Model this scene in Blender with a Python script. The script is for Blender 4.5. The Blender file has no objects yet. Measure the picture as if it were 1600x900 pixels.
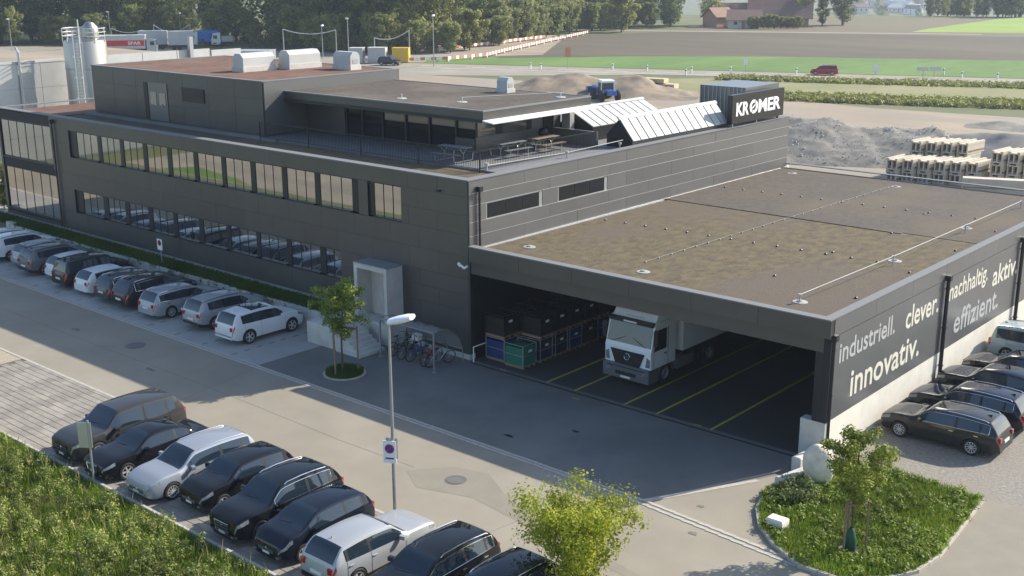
import bpy, bmesh, math, random
from mathutils import Vector, Matrix, noise
random.seed(7)
S = bpy.context.scene
COL = S.collection
# ------------------------------------------------------------------ camera
CAM = Vector((36.5, -38.74, 18.3))
ROT = Matrix(((0.75410482, -0.1720193, 0.63382591),
              (0.65673838, 0.20418593, -0.72594959),
              (-0.00454099, 0.96369988, 0.26694927)))
cd = bpy.data.cameras.new('Camera'); cam = bpy.data.objects.new('Camera', cd); COL.objects.link(cam)
cam.matrix_world = Matrix.Translation(CAM) @ ROT.to_4x4()
cd.sensor_width = 36.0; cd.lens = 1823.887 / 1600 * 36; cd.clip_start = 0.5; cd.clip_end = 12000
S.camera = cam
# ------------------------------------------------------------------ sky, sun, exposure
SUN = Vector((0.63, 1.40, 1.0)).normalized()
W = bpy.data.worlds.new('World'); S.world = W; W.use_nodes = True
nt = W.node_tree; nt.nodes.clear()
sk = nt.nodes.new('ShaderNodeTexSky'); sk.sky_type = 'NISHITA'; sk.sun_disc = False
sk.sun_elevation = math.asin(SUN.z); sk.sun_rotation = math.atan2(SUN.x, SUN.y)
sk.air_density = 1.0; sk.dust_density = 1.0; sk.ozone_density = 2.0
bg = nt.nodes.new('ShaderNodeBackground'); bg.inputs[1].default_value = 0.14
wo = nt.nodes.new('ShaderNodeOutputWorld')
nt.links.new(sk.outputs[0], bg.inputs[0]); nt.links.new(bg.outputs[0], wo.inputs[0])
ld = bpy.data.lights.new('sun', 'SUN'); ld.energy = 4.6; ld.angle = math.radians(0.5); ld.color = (1.0, 0.93, 0.82)
lo = bpy.data.objects.new('sun', ld); COL.objects.link(lo)
lo.rotation_euler = SUN.to_track_quat('Z', 'Y').to_euler(); lo.location = SUN * 100
S.view_settings.view_transform = 'Standard'; S.view_settings.look = 'None'
S.view_settings.exposure = 0.7; S.view_settings.gamma = 1.0; S.view_settings.use_curve_mapping = False
S.render.engine = 'CYCLES'
S.cycles.max_bounces = 6; S.cycles.diffuse_bounces = 3; S.cycles.glossy_bounces = 3
S.cycles.transmission_bounces = 3; S.cycles.volume_bounces = 0; S.cycles.transparent_max_bounces = 6
S.cycles.use_denoising = True
S.cycles.sample_clamp_indirect = 6.0; S.cycles.caustics_reflective = False; S.cycles.caustics_refractive = False

# ------------------------------------------------------------------ materials
MATS = {}
def M(name, c, c2=None, scale=4.0, rough=0.8, metal=0.0, bump=0.0, bscale=None, lo=0.35, hi=0.65, detail=6.0,
      stretch=None, coat=0.0, spec=0.5, c3=None, s3=0.3, emit=None):
    m = bpy.data.materials.new(name); m.use_nodes = True; t = m.node_tree; N = t.nodes; Lk = t.links
    b = N['Principled BSDF']
    b.inputs['Roughness'].default_value = rough; b.inputs['Metallic'].default_value = metal
    b.inputs['Specular IOR Level'].default_value = spec
    if coat: b.inputs['Coat Weight'].default_value = coat; b.inputs['Coat Roughness'].default_value = 0.03
    b.inputs['Base Color'].default_value = (*c, 1)
    if emit: b.inputs['Emission Color'].default_value = (*c, 1); b.inputs['Emission Strength'].default_value = emit
    if c2 or bump or c3:
        g = N.new('ShaderNodeNewGeometry'); vec = g.outputs['Position']
        if stretch:
            mp = N.new('ShaderNodeMapping'); mp.inputs['Scale'].default_value = stretch; Lk.new(vec, mp.inputs['Vector']); vec = mp.outputs[0]
    col = None
    def nz(sc, det):
        n = N.new('ShaderNodeTexNoise'); n.inputs['Scale'].default_value = sc; n.inputs['Detail'].default_value = det
        n.inputs['Roughness'].default_value = 0.62; Lk.new(vec, n.inputs['Vector']); return n
    def mix(a_sock, a_col, b_col, fac, lo_, hi_):
        r = N.new('ShaderNodeMapRange'); r.inputs['From Min'].default_value = lo_; r.inputs['From Max'].default_value = hi_
        Lk.new(fac, r.inputs['Value'])
        x = N.new('ShaderNodeMix'); x.data_type = 'RGBA'
        if a_sock: Lk.new(a_sock, x.inputs['A'])
        else: x.inputs['A'].default_value = (*a_col, 1)
        x.inputs['B'].default_value = (*b_col, 1); Lk.new(r.outputs[0], x.inputs['Factor']); return x.outputs['Result']
    if c2:
        n = nz(scale, detail); col = mix(None, c, c2, n.outputs['Fac'], lo, hi)
    if c3:
        n = nz(s3, 5); col = mix(col, c, c3, n.outputs['Fac'], 0.48, 0.66)
    if col: Lk.new(col, b.inputs['Base Color'])
    if bump:
        n = nz(bscale or scale * 4, 4); bp = N.new('ShaderNodeBump'); bp.inputs['Strength'].default_value = min(1, bump)
        bp.inputs['Distance'].default_value = 0.03; Lk.new(n.outputs['Fac'], bp.inputs['Height']); Lk.new(bp.outputs[0], b.inputs['Normal'])
    MATS[name] = m; return m
def leafmat(name, cols, trans=0.35):
    m = bpy.data.materials.new(name); m.use_nodes = True; t = m.node_tree; N = t.nodes; Lk = t.links; N.clear()
    o = N.new('ShaderNodeOutputMaterial'); g = N.new('ShaderNodeNewGeometry'); r = N.new('ShaderNodeValToRGB')
    Lk.new(g.outputs['Random Per Island'], r.inputs[0])
    e = r.color_ramp.elements
    while len(e) < len(cols): e.new(0.5)
    for i, c in enumerate(cols): e[i].position = i / (len(cols) - 1); e[i].color = (*c, 1)
    nz = N.new('ShaderNodeTexNoise'); nz.inputs['Scale'].default_value = 0.35; Lk.new(g.outputs['Position'], nz.inputs['Vector'])
    hs = N.new('ShaderNodeHueSaturation'); mr = N.new('ShaderNodeMapRange'); mr.inputs['From Min'].default_value = .3; mr.inputs['From Max'].default_value = .7
    mr.inputs['To Min'].default_value = 0.7; mr.inputs['To Max'].default_value = 1.25
    Lk.new(nz.outputs['Fac'], mr.inputs[0]); Lk.new(mr.outputs[0], hs.inputs['Value']); Lk.new(r.outputs[0], hs.inputs['Color'])
    d = N.new('ShaderNodeBsdfPrincipled'); d.inputs['Roughness'].default_value = 0.55; d.inputs['Specular IOR Level'].default_value = 0.3
    tr = N.new('ShaderNodeBsdfTranslucent'); mx = N.new('ShaderNodeMixShader'); mx.inputs[0].default_value = trans
    Lk.new(hs.outputs[0], d.inputs['Base Color']); Lk.new(hs.outputs[0], tr.inputs[0]); Lk.new(d.outputs[0], mx.inputs[1]); Lk.new(tr.outputs[0], mx.inputs[2]); Lk.new(mx.outputs[0], o.inputs[0])
    MATS[name] = m; return m

M('ground', (.10, .13, .045), (.16, .15, .07), .08, .95)
M('asphalt', (.305, .27, .205), (.265, .235, .182), .35, .9, c3=(.335, .30, .235), s3=.12, bump=.25, bscale=60)
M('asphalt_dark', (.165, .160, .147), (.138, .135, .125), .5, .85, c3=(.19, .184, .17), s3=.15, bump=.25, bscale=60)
M('asphalt_patch', (.268, .239, .185), (.24, .214, .167), 1.2, .9, bump=.2, bscale=50)
M('concrete', (.37, .36, .33), (.31, .30, .275), .8, .85, c3=(.42, .405, .37), s3=.2, bump=.15, bscale=40)
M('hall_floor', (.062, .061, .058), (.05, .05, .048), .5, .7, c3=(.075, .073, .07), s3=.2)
M('concrete_wall', (.60, .575, .52), (.51, .485, .44), 1.5, .85, c3=(.65, .62, .57), s3=.6, bump=.15, bscale=30)
M('concrete_white', (.80, .75, .64), (.70, .66, .56), 1.2, .8, bump=.1, bscale=20)
M('stone_kerb', (.50, .46, .39), (.40, .37, .32), 6, .85, bump=.3, bscale=40)
M('paver', (.32, .285, .235), (.25, .225, .19), 2.3, .9, c3=(.37, .33, .275), s3=.7, bump=.3, bscale=40)
M('paver_dark', (.285, .255, .21), (.225, .20, .17), 2.0, .9, bump=.3, bscale=40)
M('joint_soil', (.17, .155, .115), (.12, .125, .08), 5, .95)
M('gravel', (.33, .30, .25), (.18, .165, .14), 7, .95, c3=(.25, .225, .185), s3=.35, bump=1, bscale=10, lo=.3, hi=.7)
M('gravel_yellow', (.47, .40, .28), (.30, .26, .19), 8, .95, bump=1, bscale=12)
M('dirt', (.36, .285, .195), (.25, .205, .15), .12, .95, c3=(.30, .27, .225), s3=.06, bump=.6, bscale=2, stretch=(.5, 1, 1))
M('dirt_pile', (.33, .255, .175), (.24, .185, .13), .6, .95, c3=(.16, .135, .105), s3=.2, bump=1, bscale=3)
M('heap_grey', (.27, .25, .213), (.145, .136, .12), .9, .95, c3=(.38, .335, .255), s3=.22, bump=.8, bscale=2.2)
M('heap_smooth', (.24, .228, .205), (.185, .177, .16), .7, .95, bump=.7, bscale=5)
M('field_green', (.11, .20, .03), (.085, .155, .025), .5, .95, c3=(.135, .225, .04), s3=.05, stretch=(1, .25, 1))
M('field_lime', (.25, .35, .05), (.21, .30, .045), .05, .95)
M('field_brown', (.105, .085, .05), (.085, .069, .042), .25, .95, c3=(.122, .10, .058), s3=.03, stretch=(.25, 1, 1))
M('field_tan', (.17, .133, .082), (.14, .11, .07), .04, .95, c3=(.155, .145, .07), s3=.02)
M('verge', (.19, .20, .07), (.27, .24, .12), .1, .95)
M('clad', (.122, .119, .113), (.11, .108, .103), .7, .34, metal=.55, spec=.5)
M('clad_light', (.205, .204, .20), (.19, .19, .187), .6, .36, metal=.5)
M('cap', (.21, .21, .208), rough=.65, spec=.2)
M('clad_joint', (.02, .02, .02), rough=.7)
M('trim_dark', (.028, .03, .034), rough=.4, metal=.3)
M('black', (.012, .012, .013), rough=.5)
M('sign_black', (.008, .008, .009), rough=.35)
M('white_paint', (.86, .86, .84), rough=.45)
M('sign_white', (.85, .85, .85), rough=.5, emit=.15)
M('text_cream', (.72, .68, .56), rough=.6)
M('text_grey', (.44, .44, .43), rough=.6)
M('glass_building', (.50, .49, .46), (.44, .435, .42), .4, .03, metal=1.0)
M('glass_dark', (.018, .02, .023), rough=.04, spec=.35)
M('glass_blind', (.35, .34, .32), rough=.1, metal=.7)
M('roof_brown', (.108, .083, .06), (.062, .05, .038), 3.0, .95, c3=(.135, .108, .078), s3=.25, bump=1, bscale=12)
M('roof_olive', (.15, .115, .055), (.075, .058, .034), 2.4, .95, c3=(.112, .087, .062), s3=.13, bump=1, bscale=12, stretch=(1, .6, 1))
M('roof_purple', (.112, .09, .068), (.076, .063, .05), 3.0, .95, c3=(.125, .098, .062), s3=.15, bump=1, bscale=12)
M('roof_red', (.19, .09, .052), (.115, .06, .04), 1.3, .95, c3=(.16, .112, .075), s3=.35, bump=1, bscale=10)
M('metal_zinc', (.62, .62, .60), (.55, .55, .54), .8, .4, metal=.6)
M('metal_galv', (.42, .43, .44), rough=.45, metal=.7)
M('metal_silo', (.47, .44, .385), (.39, .37, .33), .4, .4, metal=.8, stretch=(1, 1, .15))
M('seam_white', (.56, .555, .53), (.49, .49, .47), .6, .6, spec=.2)
M('terrace', (.20, .20, .20), (.17, .17, .17), 1, .8)
M('yellow_line', (.55, .48, .05), (.42, .37, .06), 3, .8)
M('tyre', (.018, .018, .019), rough=.75)
M('rim', (.66, .66, .67), rough=.3, metal=.45)
M('rim_dark', (.04, .04, .042), rough=.35, metal=.5)
M('car_glass', (.014, .024, .036), rough=.02, spec=.85)
M('car_trim', (.016, .016, .017), rough=.45)
M('car_light', (.27, .285, .295), (.10, .11, .115), 14, .06, spec=.8)
M('tail_red', (.42, .012, .016), rough=.12, coat=1.0)
M('chrome', (.75, .75, .75), rough=.12, metal=1.0)
M('plate', (.75, .75, .72), rough=.4)
def paint(name, c, metal=.0): M(name, c, rough=.5, metal=metal * .6, coat=.8, spec=.0)
paint('paint_black', (.010, .011, .013)); paint('paint_navy', (.010, .014, .024)); paint('paint_charcoal', (.035, .034, .034), .4)
paint('paint_brown', (.040, .034, .032), .3); paint('paint_white', (.74, .74, .73)); paint('paint_silver', (.40, .41, .42), .55)
paint('paint_grey', (.16, .165, .17), .5); paint('paint_graphite', (.055, .054, .052), .6); paint('paint_lightblue', (.40, .47, .48), .3); paint('paint_red', (.45, .02, .03))
paint('paint_silverblue', (.32, .34, .375), .6); paint('paint_anthracite', (.065, .07, .078), .5)
M('blue_tarp', (.01, .17, .62), rough=.5); M('yellow_box', (.72, .47, .06), rough=.5); M('bluegreen_box', (.008, .16, .10), rough=.5)
M('blue_box', (.012, .04, .16), rough=.5); M('navy_box', (.015, .022, .05), rough=.5); M('wood', (.36, .25, .14), (.27, .18, .10), 6, .8, stretch=(1, 1, 8)); M('wood_pale', (.58, .48, .30), (.50, .41, .25), 2, .8)
M('bark', (.12, .09, .065), (.08, .06, .045), 8, .9); M('stake', (.25, .18, .11), (.19, .14, .09), 6, .85)
M('boulder', (.82, .72, .56), (.62, .54, .42), 3, .9, bump=1, bscale=8)
M('precast', (.66, .58, .45), (.56, .49, .38), .8, .85); M('precast_shade', (.24, .22, .20), rough=.9)
M('red', (.55, .03, .03), rough=.4); M('sign_blue', (.04, .06, .30), rough=.4); M('orange', (.62, .24, .14), rough=.5)
M('roof_tile', (.20, .12, .09), (.16, .10, .08), .5, .9); M('roof_tile_light', (.33, .20, .14), (.28, .17, .12), .5, .9); M('plaster', (.62, .58, .50), rough=.9); M('plaster_pink', (.60, .33, .24), rough=.9)
M('bag_green', (.01, .07, .035), rough=.6); M('tractor_blue', (.02, .12, .38), rough=.35, coat=.5)
leafmat('leaf_yellow', [(.27, .33, .02), (.37, .40, .035), (.47, .45, .05), (.20, .29, .025)], .45)
leafmat('leaf_maple', [(.22, .28, .03), (.35, .38, .055), (.14, .20, .025), (.30, .31, .05)], .4)
leafmat('leaf_green', [(.17, .25, .03), (.28, .33, .06), (.12, .19, .025)], .4)
leafmat('leaf_forest', [(.25, .285, .07), (.42, .41, .12), (.15, .21, .055), (.45, .40, .14)], .6)
leafmat('leaf_dark', [(.12, .165, .055), (.19, .23, .07), (.085, .13, .05)], .5)
leafmat('leaf_shrub', [(.27, .32, .08), (.39, .39, .13), (.19, .25, .07), (.43, .39, .17)], .5)
leafmat('grass_blade', [(.16, .27, .02), (.25, .35, .03), (.12, .21, .018), (.36, .36, .075)], .4)
leafmat('weed', [(.22, .29, .05), (.33, .36, .085), (.15, .23, .04), (.42, .40, .15), (.26, .34, .06)], .35)
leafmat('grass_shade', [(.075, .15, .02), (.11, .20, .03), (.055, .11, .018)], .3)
leafmat('hedge', [(.30, .31, .08), (.40, .38, .11), (.20, .24, .06)], .3)

leafmat('dry_stalk', [(.46, .40, .20), (.38, .34, .14), (.30, .30, .10)], .3)
for nm_ in ('clad', 'clad_light'):                       # every panel has its own slight tone and sheen
    t_ = MATS[nm_].node_tree; b_ = t_.nodes['Principled BSDF']; oi = t_.nodes.new('ShaderNodeObjectInfo'); hs = t_.nodes.new('ShaderNodeHueSaturation')
    m1 = t_.nodes.new('ShaderNodeMapRange'); m1.inputs['To Min'].default_value = .965; m1.inputs['To Max'].default_value = 1.035; t_.links.new(oi.outputs['Random'], m1.inputs[0]); t_.links.new(m1.outputs[0], hs.inputs['Value'])
    src = b_.inputs['Base Color'].links[0].from_socket; t_.links.new(src, hs.inputs['Color']); t_.links.new(hs.outputs[0], b_.inputs['Base Color'])
    m2 = t_.nodes.new('ShaderNodeMapRange'); m2.inputs['To Min'].default_value = .33; m2.inputs['To Max'].default_value = .38; t_.links.new(oi.outputs['Random'], m2.inputs[0]); t_.links.new(m2.outputs[0], b_.inputs['Roughness'])
# ------------------------------------------------------------------ mesh helpers
class MB:
    def __init__(s): s.v = []; s.f = []
    def add(s, vs, fs):
        n = len(s.v); s.v.extend([tuple(p) for p in vs]); s.f.extend([tuple(i + n for i in f) for f in fs]); return s
    def box(s, x0, x1, y0, y1, z0, z1):
        return s.add([(x0, y0, z0), (x1, y0, z0), (x1, y1, z0), (x0, y1, z0), (x0, y0, z1), (x1, y0, z1), (x1, y1, z1), (x0, y1, z1)],
                     [(0, 3, 2, 1), (4, 5, 6, 7), (0, 1, 5, 4), (1, 2, 6, 5), (2, 3, 7, 6), (3, 0, 4, 7)])
    def bbox(s, x0, x1, y0, y1, z0, z1, b=.02):   # box with a chamfered top
        return s.add([(x0, y0, z0), (x1, y0, z0), (x1, y1, z0), (x0, y1, z0), (x0, y0, z1 - b), (x1, y0, z1 - b), (x1, y1, z1 - b), (x0, y1, z1 - b),
                      (x0 + b, y0 + b, z1), (x1 - b, y0 + b, z1), (x1 - b, y1 - b, z1), (x0 + b, y1 - b, z1)],
                     [(0, 3, 2, 1), (0, 1, 5, 4), (1, 2, 6, 5), (2, 3, 7, 6), (3, 0, 4, 7), (4, 5, 9, 8), (5, 6, 10, 9), (6, 7, 11, 10), (7, 4, 8, 11), (8, 9, 10, 11)])
    def obox(s, c, size, mat):
        c = Vector(c); h = Vector(size) / 2; vs = []
        for z in (-1, 1):
            for x, y in ((-1, -1), (1, -1), (1, 1), (-1, 1)): vs.append(c + mat @ Vector((x * h.x, y * h.y, z * h.z)))
        return s.add(vs, [(0, 3, 2, 1), (4, 5, 6, 7), (0, 1, 5, 4), (1, 2, 6, 5), (2, 3, 7, 6), (3, 0, 4, 7)])
    def bar(s, p, q, w, h=None):
        p = Vector(p); q = Vector(q); d = q - p
        return s.obox((p + q) / 2, (w, h or w, d.length), d.to_track_quat('Z', 'Y').to_matrix())
    def cyl(s, p, q, r0, r1=None, n=10, caps=True):
        p = Vector(p); q = Vector(q); r1 = r0 if r1 is None else r1
        m = (q - p).to_track_quat('Z', 'Y').to_matrix(); vs = []
        for c, r in ((p, r0), (q, r1)):
            for i in range(n):
                a = 2 * math.pi * i / n; vs.append(c + m @ Vector((r * math.cos(a), r * math.sin(a), 0)))
        fs = [(i, (i + 1) % n, n + (i + 1) % n, n + i) for i in range(n)]
        if caps: fs += [tuple(range(n - 1, -1, -1)), tuple(range(n, 2 * n))]
        return s.add(vs, fs)
    def tube(s, pts, r, n=6):
        pts = [Vector(p) for p in pts]; k = len(pts); vs = []; up = None
        for i, p in enumerate(pts):
            d = (pts[min(i + 1, k - 1)] - pts[max(i - 1, 0)]).normalized()
            m = d.to_track_quat('Z', 'Y').to_matrix()
            rr = r[i] if isinstance(r, (list, tuple)) else r
            if up is not None:
                e = up - d * up.dot(d); e.normalize(); m = Matrix((e, d.cross(e), d)).transposed()
            up = m @ Vector((1, 0, 0))
            for j in range(n):
                a = 2 * math.pi * j / n; vs.append(p + m @ Vector((rr * math.cos(a), rr * math.sin(a), 0)))
        fs = [(i * n + j, i * n + (j + 1) % n, (i + 1) * n + (j + 1) % n, (i + 1) * n + j) for i in range(k - 1) for j in range(n)]
        fs += [tuple(range(n - 1, -1, -1)), tuple(range((k - 1) * n, k * n))]
        return s.add(vs, fs)
    def lathe(s, prof, c=(0, 0, 0), n=20, axis='z', close=False):
        c = Vector(c); vs = []; k = len(prof)
        for r, h in prof:
            for i in range(n):
                a = 2 * math.pi * i / n; x, y = r * math.cos(a), r * math.sin(a)
                vs.append(c + (Vector((x, y, h)) if axis == 'z' else Vector((x, h, y)) if axis == 'y' else Vector((h, x, y))))
        fs = [(i * n + j, i * n + (j + 1) % n, (i + 1) * n + (j + 1) % n, (i + 1) * n + j) for i in range(k - 1) for j in range(n)]
        if close: fs += [((k - 1) * n + j, (k - 1) * n + (j + 1) % n, (j + 1) % n, j) for j in range(n)]
        return s.add(vs, fs)
    def prism(s, pts, z0, z1):      # polygon in xy, counter-clockwise
        n = len(pts); vs = [(x, y, z0) for x, y in pts] + [(x, y, z1) for x, y in pts]
        return s.add(vs, [tuple(range(n - 1, -1, -1)), tuple(range(n, 2 * n))] + [(i, (i + 1) % n, n + (i + 1) % n, n + i) for i in range(n)])
    def extr(s, pts, d):            # polygon in 3D extruded by vector d
        n = len(pts); d = Vector(d); pts = [Vector(p) for p in pts]; vs = pts + [p + d for p in pts]
        return s.add(vs, [tuple(range(n - 1, -1, -1)), tuple(range(n, 2 * n))] + [(i, (i + 1) % n, n + (i + 1) % n, n + i) for i in range(n)])
    def mesh(s, name, mat=None, smooth=False, angle=35, origin=None):
        me = bpy.data.meshes.new(name)
        vs = s.v if origin is None else [(x - origin[0], y - origin[1], z - origin[2]) for x, y, z in s.v]
        me.from_pydata(vs, [], s.f)
        if mat: me.materials.append(MATS[mat])
        if smooth:
            me.polygons.foreach_set('use_smooth', [True] * len(me.polygons)); me.set_sharp_from_angle(angle=math.radians(angle))
        me.update(); return me
    def build(s, name, mat, parent=None, smooth=False, angle=35, local=False):
        org = None
        if parent is not None and not local:
            org = parent.location if parent.parent is None else parent.location + parent.parent.location
        return link(name, s.mesh(name, mat, smooth, angle, org), parent)
def link(name, me, parent=None, loc=None, rot=None):
    o = bpy.data.objects.new(name, me); COL.objects.link(o); o.parent = parent
    if loc is not None: o.location = loc
    if rot is not None: o.rotation_euler = rot
    return o
def tag(o, label, cat, group=None, kind=None):
    o['label'] = label
    if cat: o['category'] = cat
    if group: o['group'] = group
    if kind: o['kind'] = kind
    return o
def thing(name, label, cat, loc=(0, 0, 0), rz=0, group=None):
    o = link(name, None, None, loc, (0, 0, rz)); return tag(o, label, cat, group)
def struct(name, mb, mat, label=None, kind='structure', parent=None):
    o = mb.build(name, mat, parent)
    if parent is None:
        o['kind'] = kind
        if label: o['label'] = label
    return o
def copy_tree(o, parent=None):
    c = o.copy(); COL.objects.link(c); c.parent = parent
    for ch in o.children: copy_tree(ch, c)
    return c
def poly(pts, z): 
    return MB().add([(x, y, z) for x, y in pts], [tuple(range(len(pts)))])
def rect(x0, x1, y0, y1, z): return poly([(x0, y0), (x1, y0), (x1, y1), (x0, y1)], z)
def pchip(P):
    P = sorted(P); X = [p[0] for p in P]; Y = [p[1] for p in P]; n = len(P)
    h = [X[i + 1] - X[i] for i in range(n - 1)]; d = [(Y[i + 1] - Y[i]) / h[i] for i in range(n - 1)]
    m = [d[0]] + [0 if d[i - 1] * d[i] <= 0 else 2 * d[i - 1] * d[i] / (d[i - 1] + d[i]) for i in range(1, n - 1)] + [d[-1]]
    def f(x):
        if x <= X[0]: return Y[0]
        if x >= X[-1]: return Y[-1]
        i = max(k for k in range(n - 1) if X[k] <= x); t = (x - X[i]) / h[i]
        return ((2 * t**3 - 3 * t**2 + 1) * Y[i] + (t**3 - 2 * t**2 + t) * h[i] * m[i] + (-2 * t**3 + 3 * t**2) * Y[i + 1] + (t**3 - t**2) * h[i] * m[i + 1])
    return f
def lerp(a, b, t): return a + (b - a) * t
def text_mesh(s, bold=0.0, res=4):
    c = bpy.data.curves.new('t', 'FONT'); c.body = s; c.size = 1; c.offset = bold; c.resolution_u = res; c.extrude = .012
    o = bpy.data.objects.new('t', c); COL.objects.link(o)
    dg = bpy.context.evaluated_depsgraph_get(); me = bpy.data.meshes.new_from_object(o.evaluated_get(dg))
    bpy.data.objects.remove(o); bpy.data.curves.remove(c); return me
def fit_text(s, u0, u1, v0, v1, fn, mat, name, parent, bold=0.0, desc=False, shear=0.0):
    """text filled into the rectangle u0..u1, v0..v1; v0 is the baseline. fn(u, v, w) gives the point."""
    me = text_mesh(s, bold); xs = [v.co.x for v in me.vertices]; ys = [v.co.y for v in me.vertices]
    top = max(ys); x0, x1 = min(xs), max(xs)
    sx = (u1 - u0) / (x1 - x0); sy = (v1 - v0) / top
    for v in me.vertices: v.co = Vector(fn(u0 + (v.co.x - x0) * sx, v0 + v.co.y * sy, v.co.z))
    if parent is not None:
        org = parent.location
        for v in me.vertices: v.co -= org
    me.materials.clear(); me.materials.append(MATS[mat]); me.update()
    return link(name, me, parent)
# ================================================================== the ground
# far terrain: flat plain, then a drop into a valley and a far slope
def ground_z(d):
    if d < 430: return -0.03
    if d < 900: t = (d - 430) / 470; return -0.03 - 34 * t * t * (3 - 2 * t)
    return -34.03 + min(1, (d - 900) / 2600) ** 1.2 * 70
mb = MB(); rings = [0, 60, 140, 220, 300, 380, 430, 470, 520, 580, 650, 740, 830, 900, 1000, 1150, 1350, 1600, 1900, 2200, 2500]
NA = 72
for d in rings:
    for i in range(NA):
        a = 2 * math.pi * i / NA; mb.v.append((CAM.x + d * math.cos(a), CAM.y + d * math.sin(a), ground_z(d)))
for k in range(len(rings) - 1):
    for i in range(NA):
        if k == 0: mb.f.append((i, NA + i, NA + (i + 1) % NA))
        else: mb.f.append((k * NA + i, (k + 1) * NA + i, (k + 1) * NA + (i + 1) % NA, k * NA + (i + 1) % NA))
struct('ground', mb, 'ground', 'wide green and tan terrain running out to the hazy valley')
# far side
struct('dirt_yard', poly([(-130, 31), (60, 31), (60, 118), (-28, 108), (-60, 112), (-118, 104), (-131, 98)], .0), 'dirt', 'bare tan dirt building yard behind the hall')
struct('back_yard', rect(-66, -46, -2, 60, .004), 'concrete', 'pale yard beyond the far end of the office building')
RD = Vector((100.5, 38.5, 0)).normalized(); RN = Vector((-RD.y, RD.x, 0)); RO = Vector((-86.6, 137.7, 0))
def rp(u, v, z=0): p = RO + RD * u + RN * v; return (p.x, p.y, z)
struct('country_road', MB().add([rp(-62, -10.5, .01), rp(160, -8.5, .01), rp(160, 0, .01), rp(-62, 0, .01)], [(0, 1, 2, 3)]), 'asphalt', 'grey country road crossing behind the yard')
mb = MB()
for u in range(-50, 60, 9): mb.add([rp(u, -5.1, .016), rp(u + 4, -5.1, .016), rp(u + 4, -4.85, .016), rp(u, -4.85, .016)], [(0, 1, 2, 3)])
mb.add([rp(-40, -8.9, .016), rp(60, -8.2, .016), rp(60, -8.0, .016), rp(-40, -8.7, .016)], [(0, 1, 2, 3)])
struct('road_markings', mb, 'white_paint', 'white dashed centre line and edge line of the country road')
struct('junction_asphalt', poly([(-131, 90), (-98, 112), (-80, 128), (-92, 134), (-128, 122), (-170, 112), (-215, 100), (-215, 80), (-160, 78)], .004), 'asphalt', 'grey asphalt junction at the motorway works')
struct('field_green', MB().add([rp(-58, 1.5, .0), rp(200, 1.5, .0), rp(200, 52, .0), rp(20, 40, .0), rp(-30, 20, .0), rp(-58, 6, .0)], [(0, 1, 2, 3, 4, 5)]), 'field_green', 'strip of fresh green crop beyond the country road')
struct('field_brown', MB().add([rp(-34, 16, .006), rp(-10, 31, .006), rp(20, 36.5, .006), rp(220, 50, .006), rp(260, 142, .006), rp(60, 128, .006), rp(-20, 122, .006), rp(-46, 92, .006)], [(0, 1, 2, 3, 4, 5, 6, 7)]), 'field_brown', 'wide ploughed brown field')
_arc = [(CAM.x + 434 * math.cos(math.radians(q)), CAM.y + 434 * math.sin(math.radians(q))) for q in range(84, 122, 3)]
struct('field_tan', poly([(-150.5, 248), (-10, 290), (95, 362)] + _arc, .008), 'field_tan', 'tan stubble field running up to the crest')
struct('field_lime', poly([(-96, 280), (-70.8, 293), (-40, 304), (20, 330), (20, 430), (-74, 405), (-101, 386), (-104, 366), (-101, 328), (-99, 300)], .014), 'field_lime', 'bright lime green field at the right edge')
struct('field_track', MB().add([rp(-60, 118, .012), rp(60, 128, .012), rp(60, 131, .012), rp(-60, 124, .012)], [(0, 1, 2, 3)]), 'asphalt', 'pale field track in front of the farm')
struct('embankment_path', MB().add([rp(-62, 3, .012), rp(-28, 28, .012), rp(-44, 96, .012), rp(-60, 98, .012), rp(-66, 20, .012)], [(0, 1, 2, 3, 4)]), 'dirt', 'stripped earth strip along the motorway works')
# front side
struct('road', rect(-110, 90, -14.0, 1.2, .0), 'asphalt', 'sunlit beige asphalt lane between the two parking rows')
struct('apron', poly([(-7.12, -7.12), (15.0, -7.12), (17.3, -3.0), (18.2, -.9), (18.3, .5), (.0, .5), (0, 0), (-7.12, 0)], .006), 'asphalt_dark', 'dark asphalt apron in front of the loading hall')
struct('parking_concrete', rect(-60, -7.14, -7.12, -1.2, .006), 'concrete', 'pale concrete parking strip along the office facade')
mb = MB()
for k in range(14):
    x = -9.4 - 2.45 * k
    for j in range(7): mb.box(x - .05, x + .05, -7.0 + .75 * j, -6.65 + .75 * j, .009, .012)
struct('stall_marks', mb, 'asphalt_dark', 'dotted dark stall divisions in the pale concrete parking')
mb = MB(); random.seed(3)
for k in range(170):
    x = -62 + k * .5
    if x < 15.0:
        mb.box(x, x + .485, -7.27, -7.14, .0, .014 + random.random() * .006); mb.box(x, x + .485, -7.46, -7.34, .0, .014 + random.random() * .006)
    else:
        dy = -(x - 15) * .075
        mb.box(x, x + .485, -7.30 + dy, -7.16 + dy, .0, .02); mb.box(x, x + .485, -7.55 + dy, -7.42 + dy, .0, .02)
struct('kerb_line', mb, 'stone_kerb', 'double row of pale gutter stones running along the lane')
mb = MB(); mb.add([(15.05, -7.2, .011), (15.25, -7.3, .011), (17.45, -3.15, .011), (17.25, -3.1, .011)], [(0, 1, 2, 3)])
struct('apron_edge', mb, 'stone_kerb', 'pale stone edge at the corner of the dark apron')
struct('garden_ground', rect(-60, 60, -44, -19.2, -.012), 'ground', 'rough green ground below the parking row')
struct('site_path', poly([(-66, -31), (-22, -31), (-22, -21), (-66, -21)], -.004), 'asphalt', 'beige gravel track beside the meadow')
struct('reflection_track', poly([(-66, -27), (-22, -24.6), (-22, -23.2), (-66, -25)], .002), 'asphalt_patch', 'unseen wheel track added on the beige gravel for window reflections')  # out of view, added to vary what the ribbon windows reflect
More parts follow.
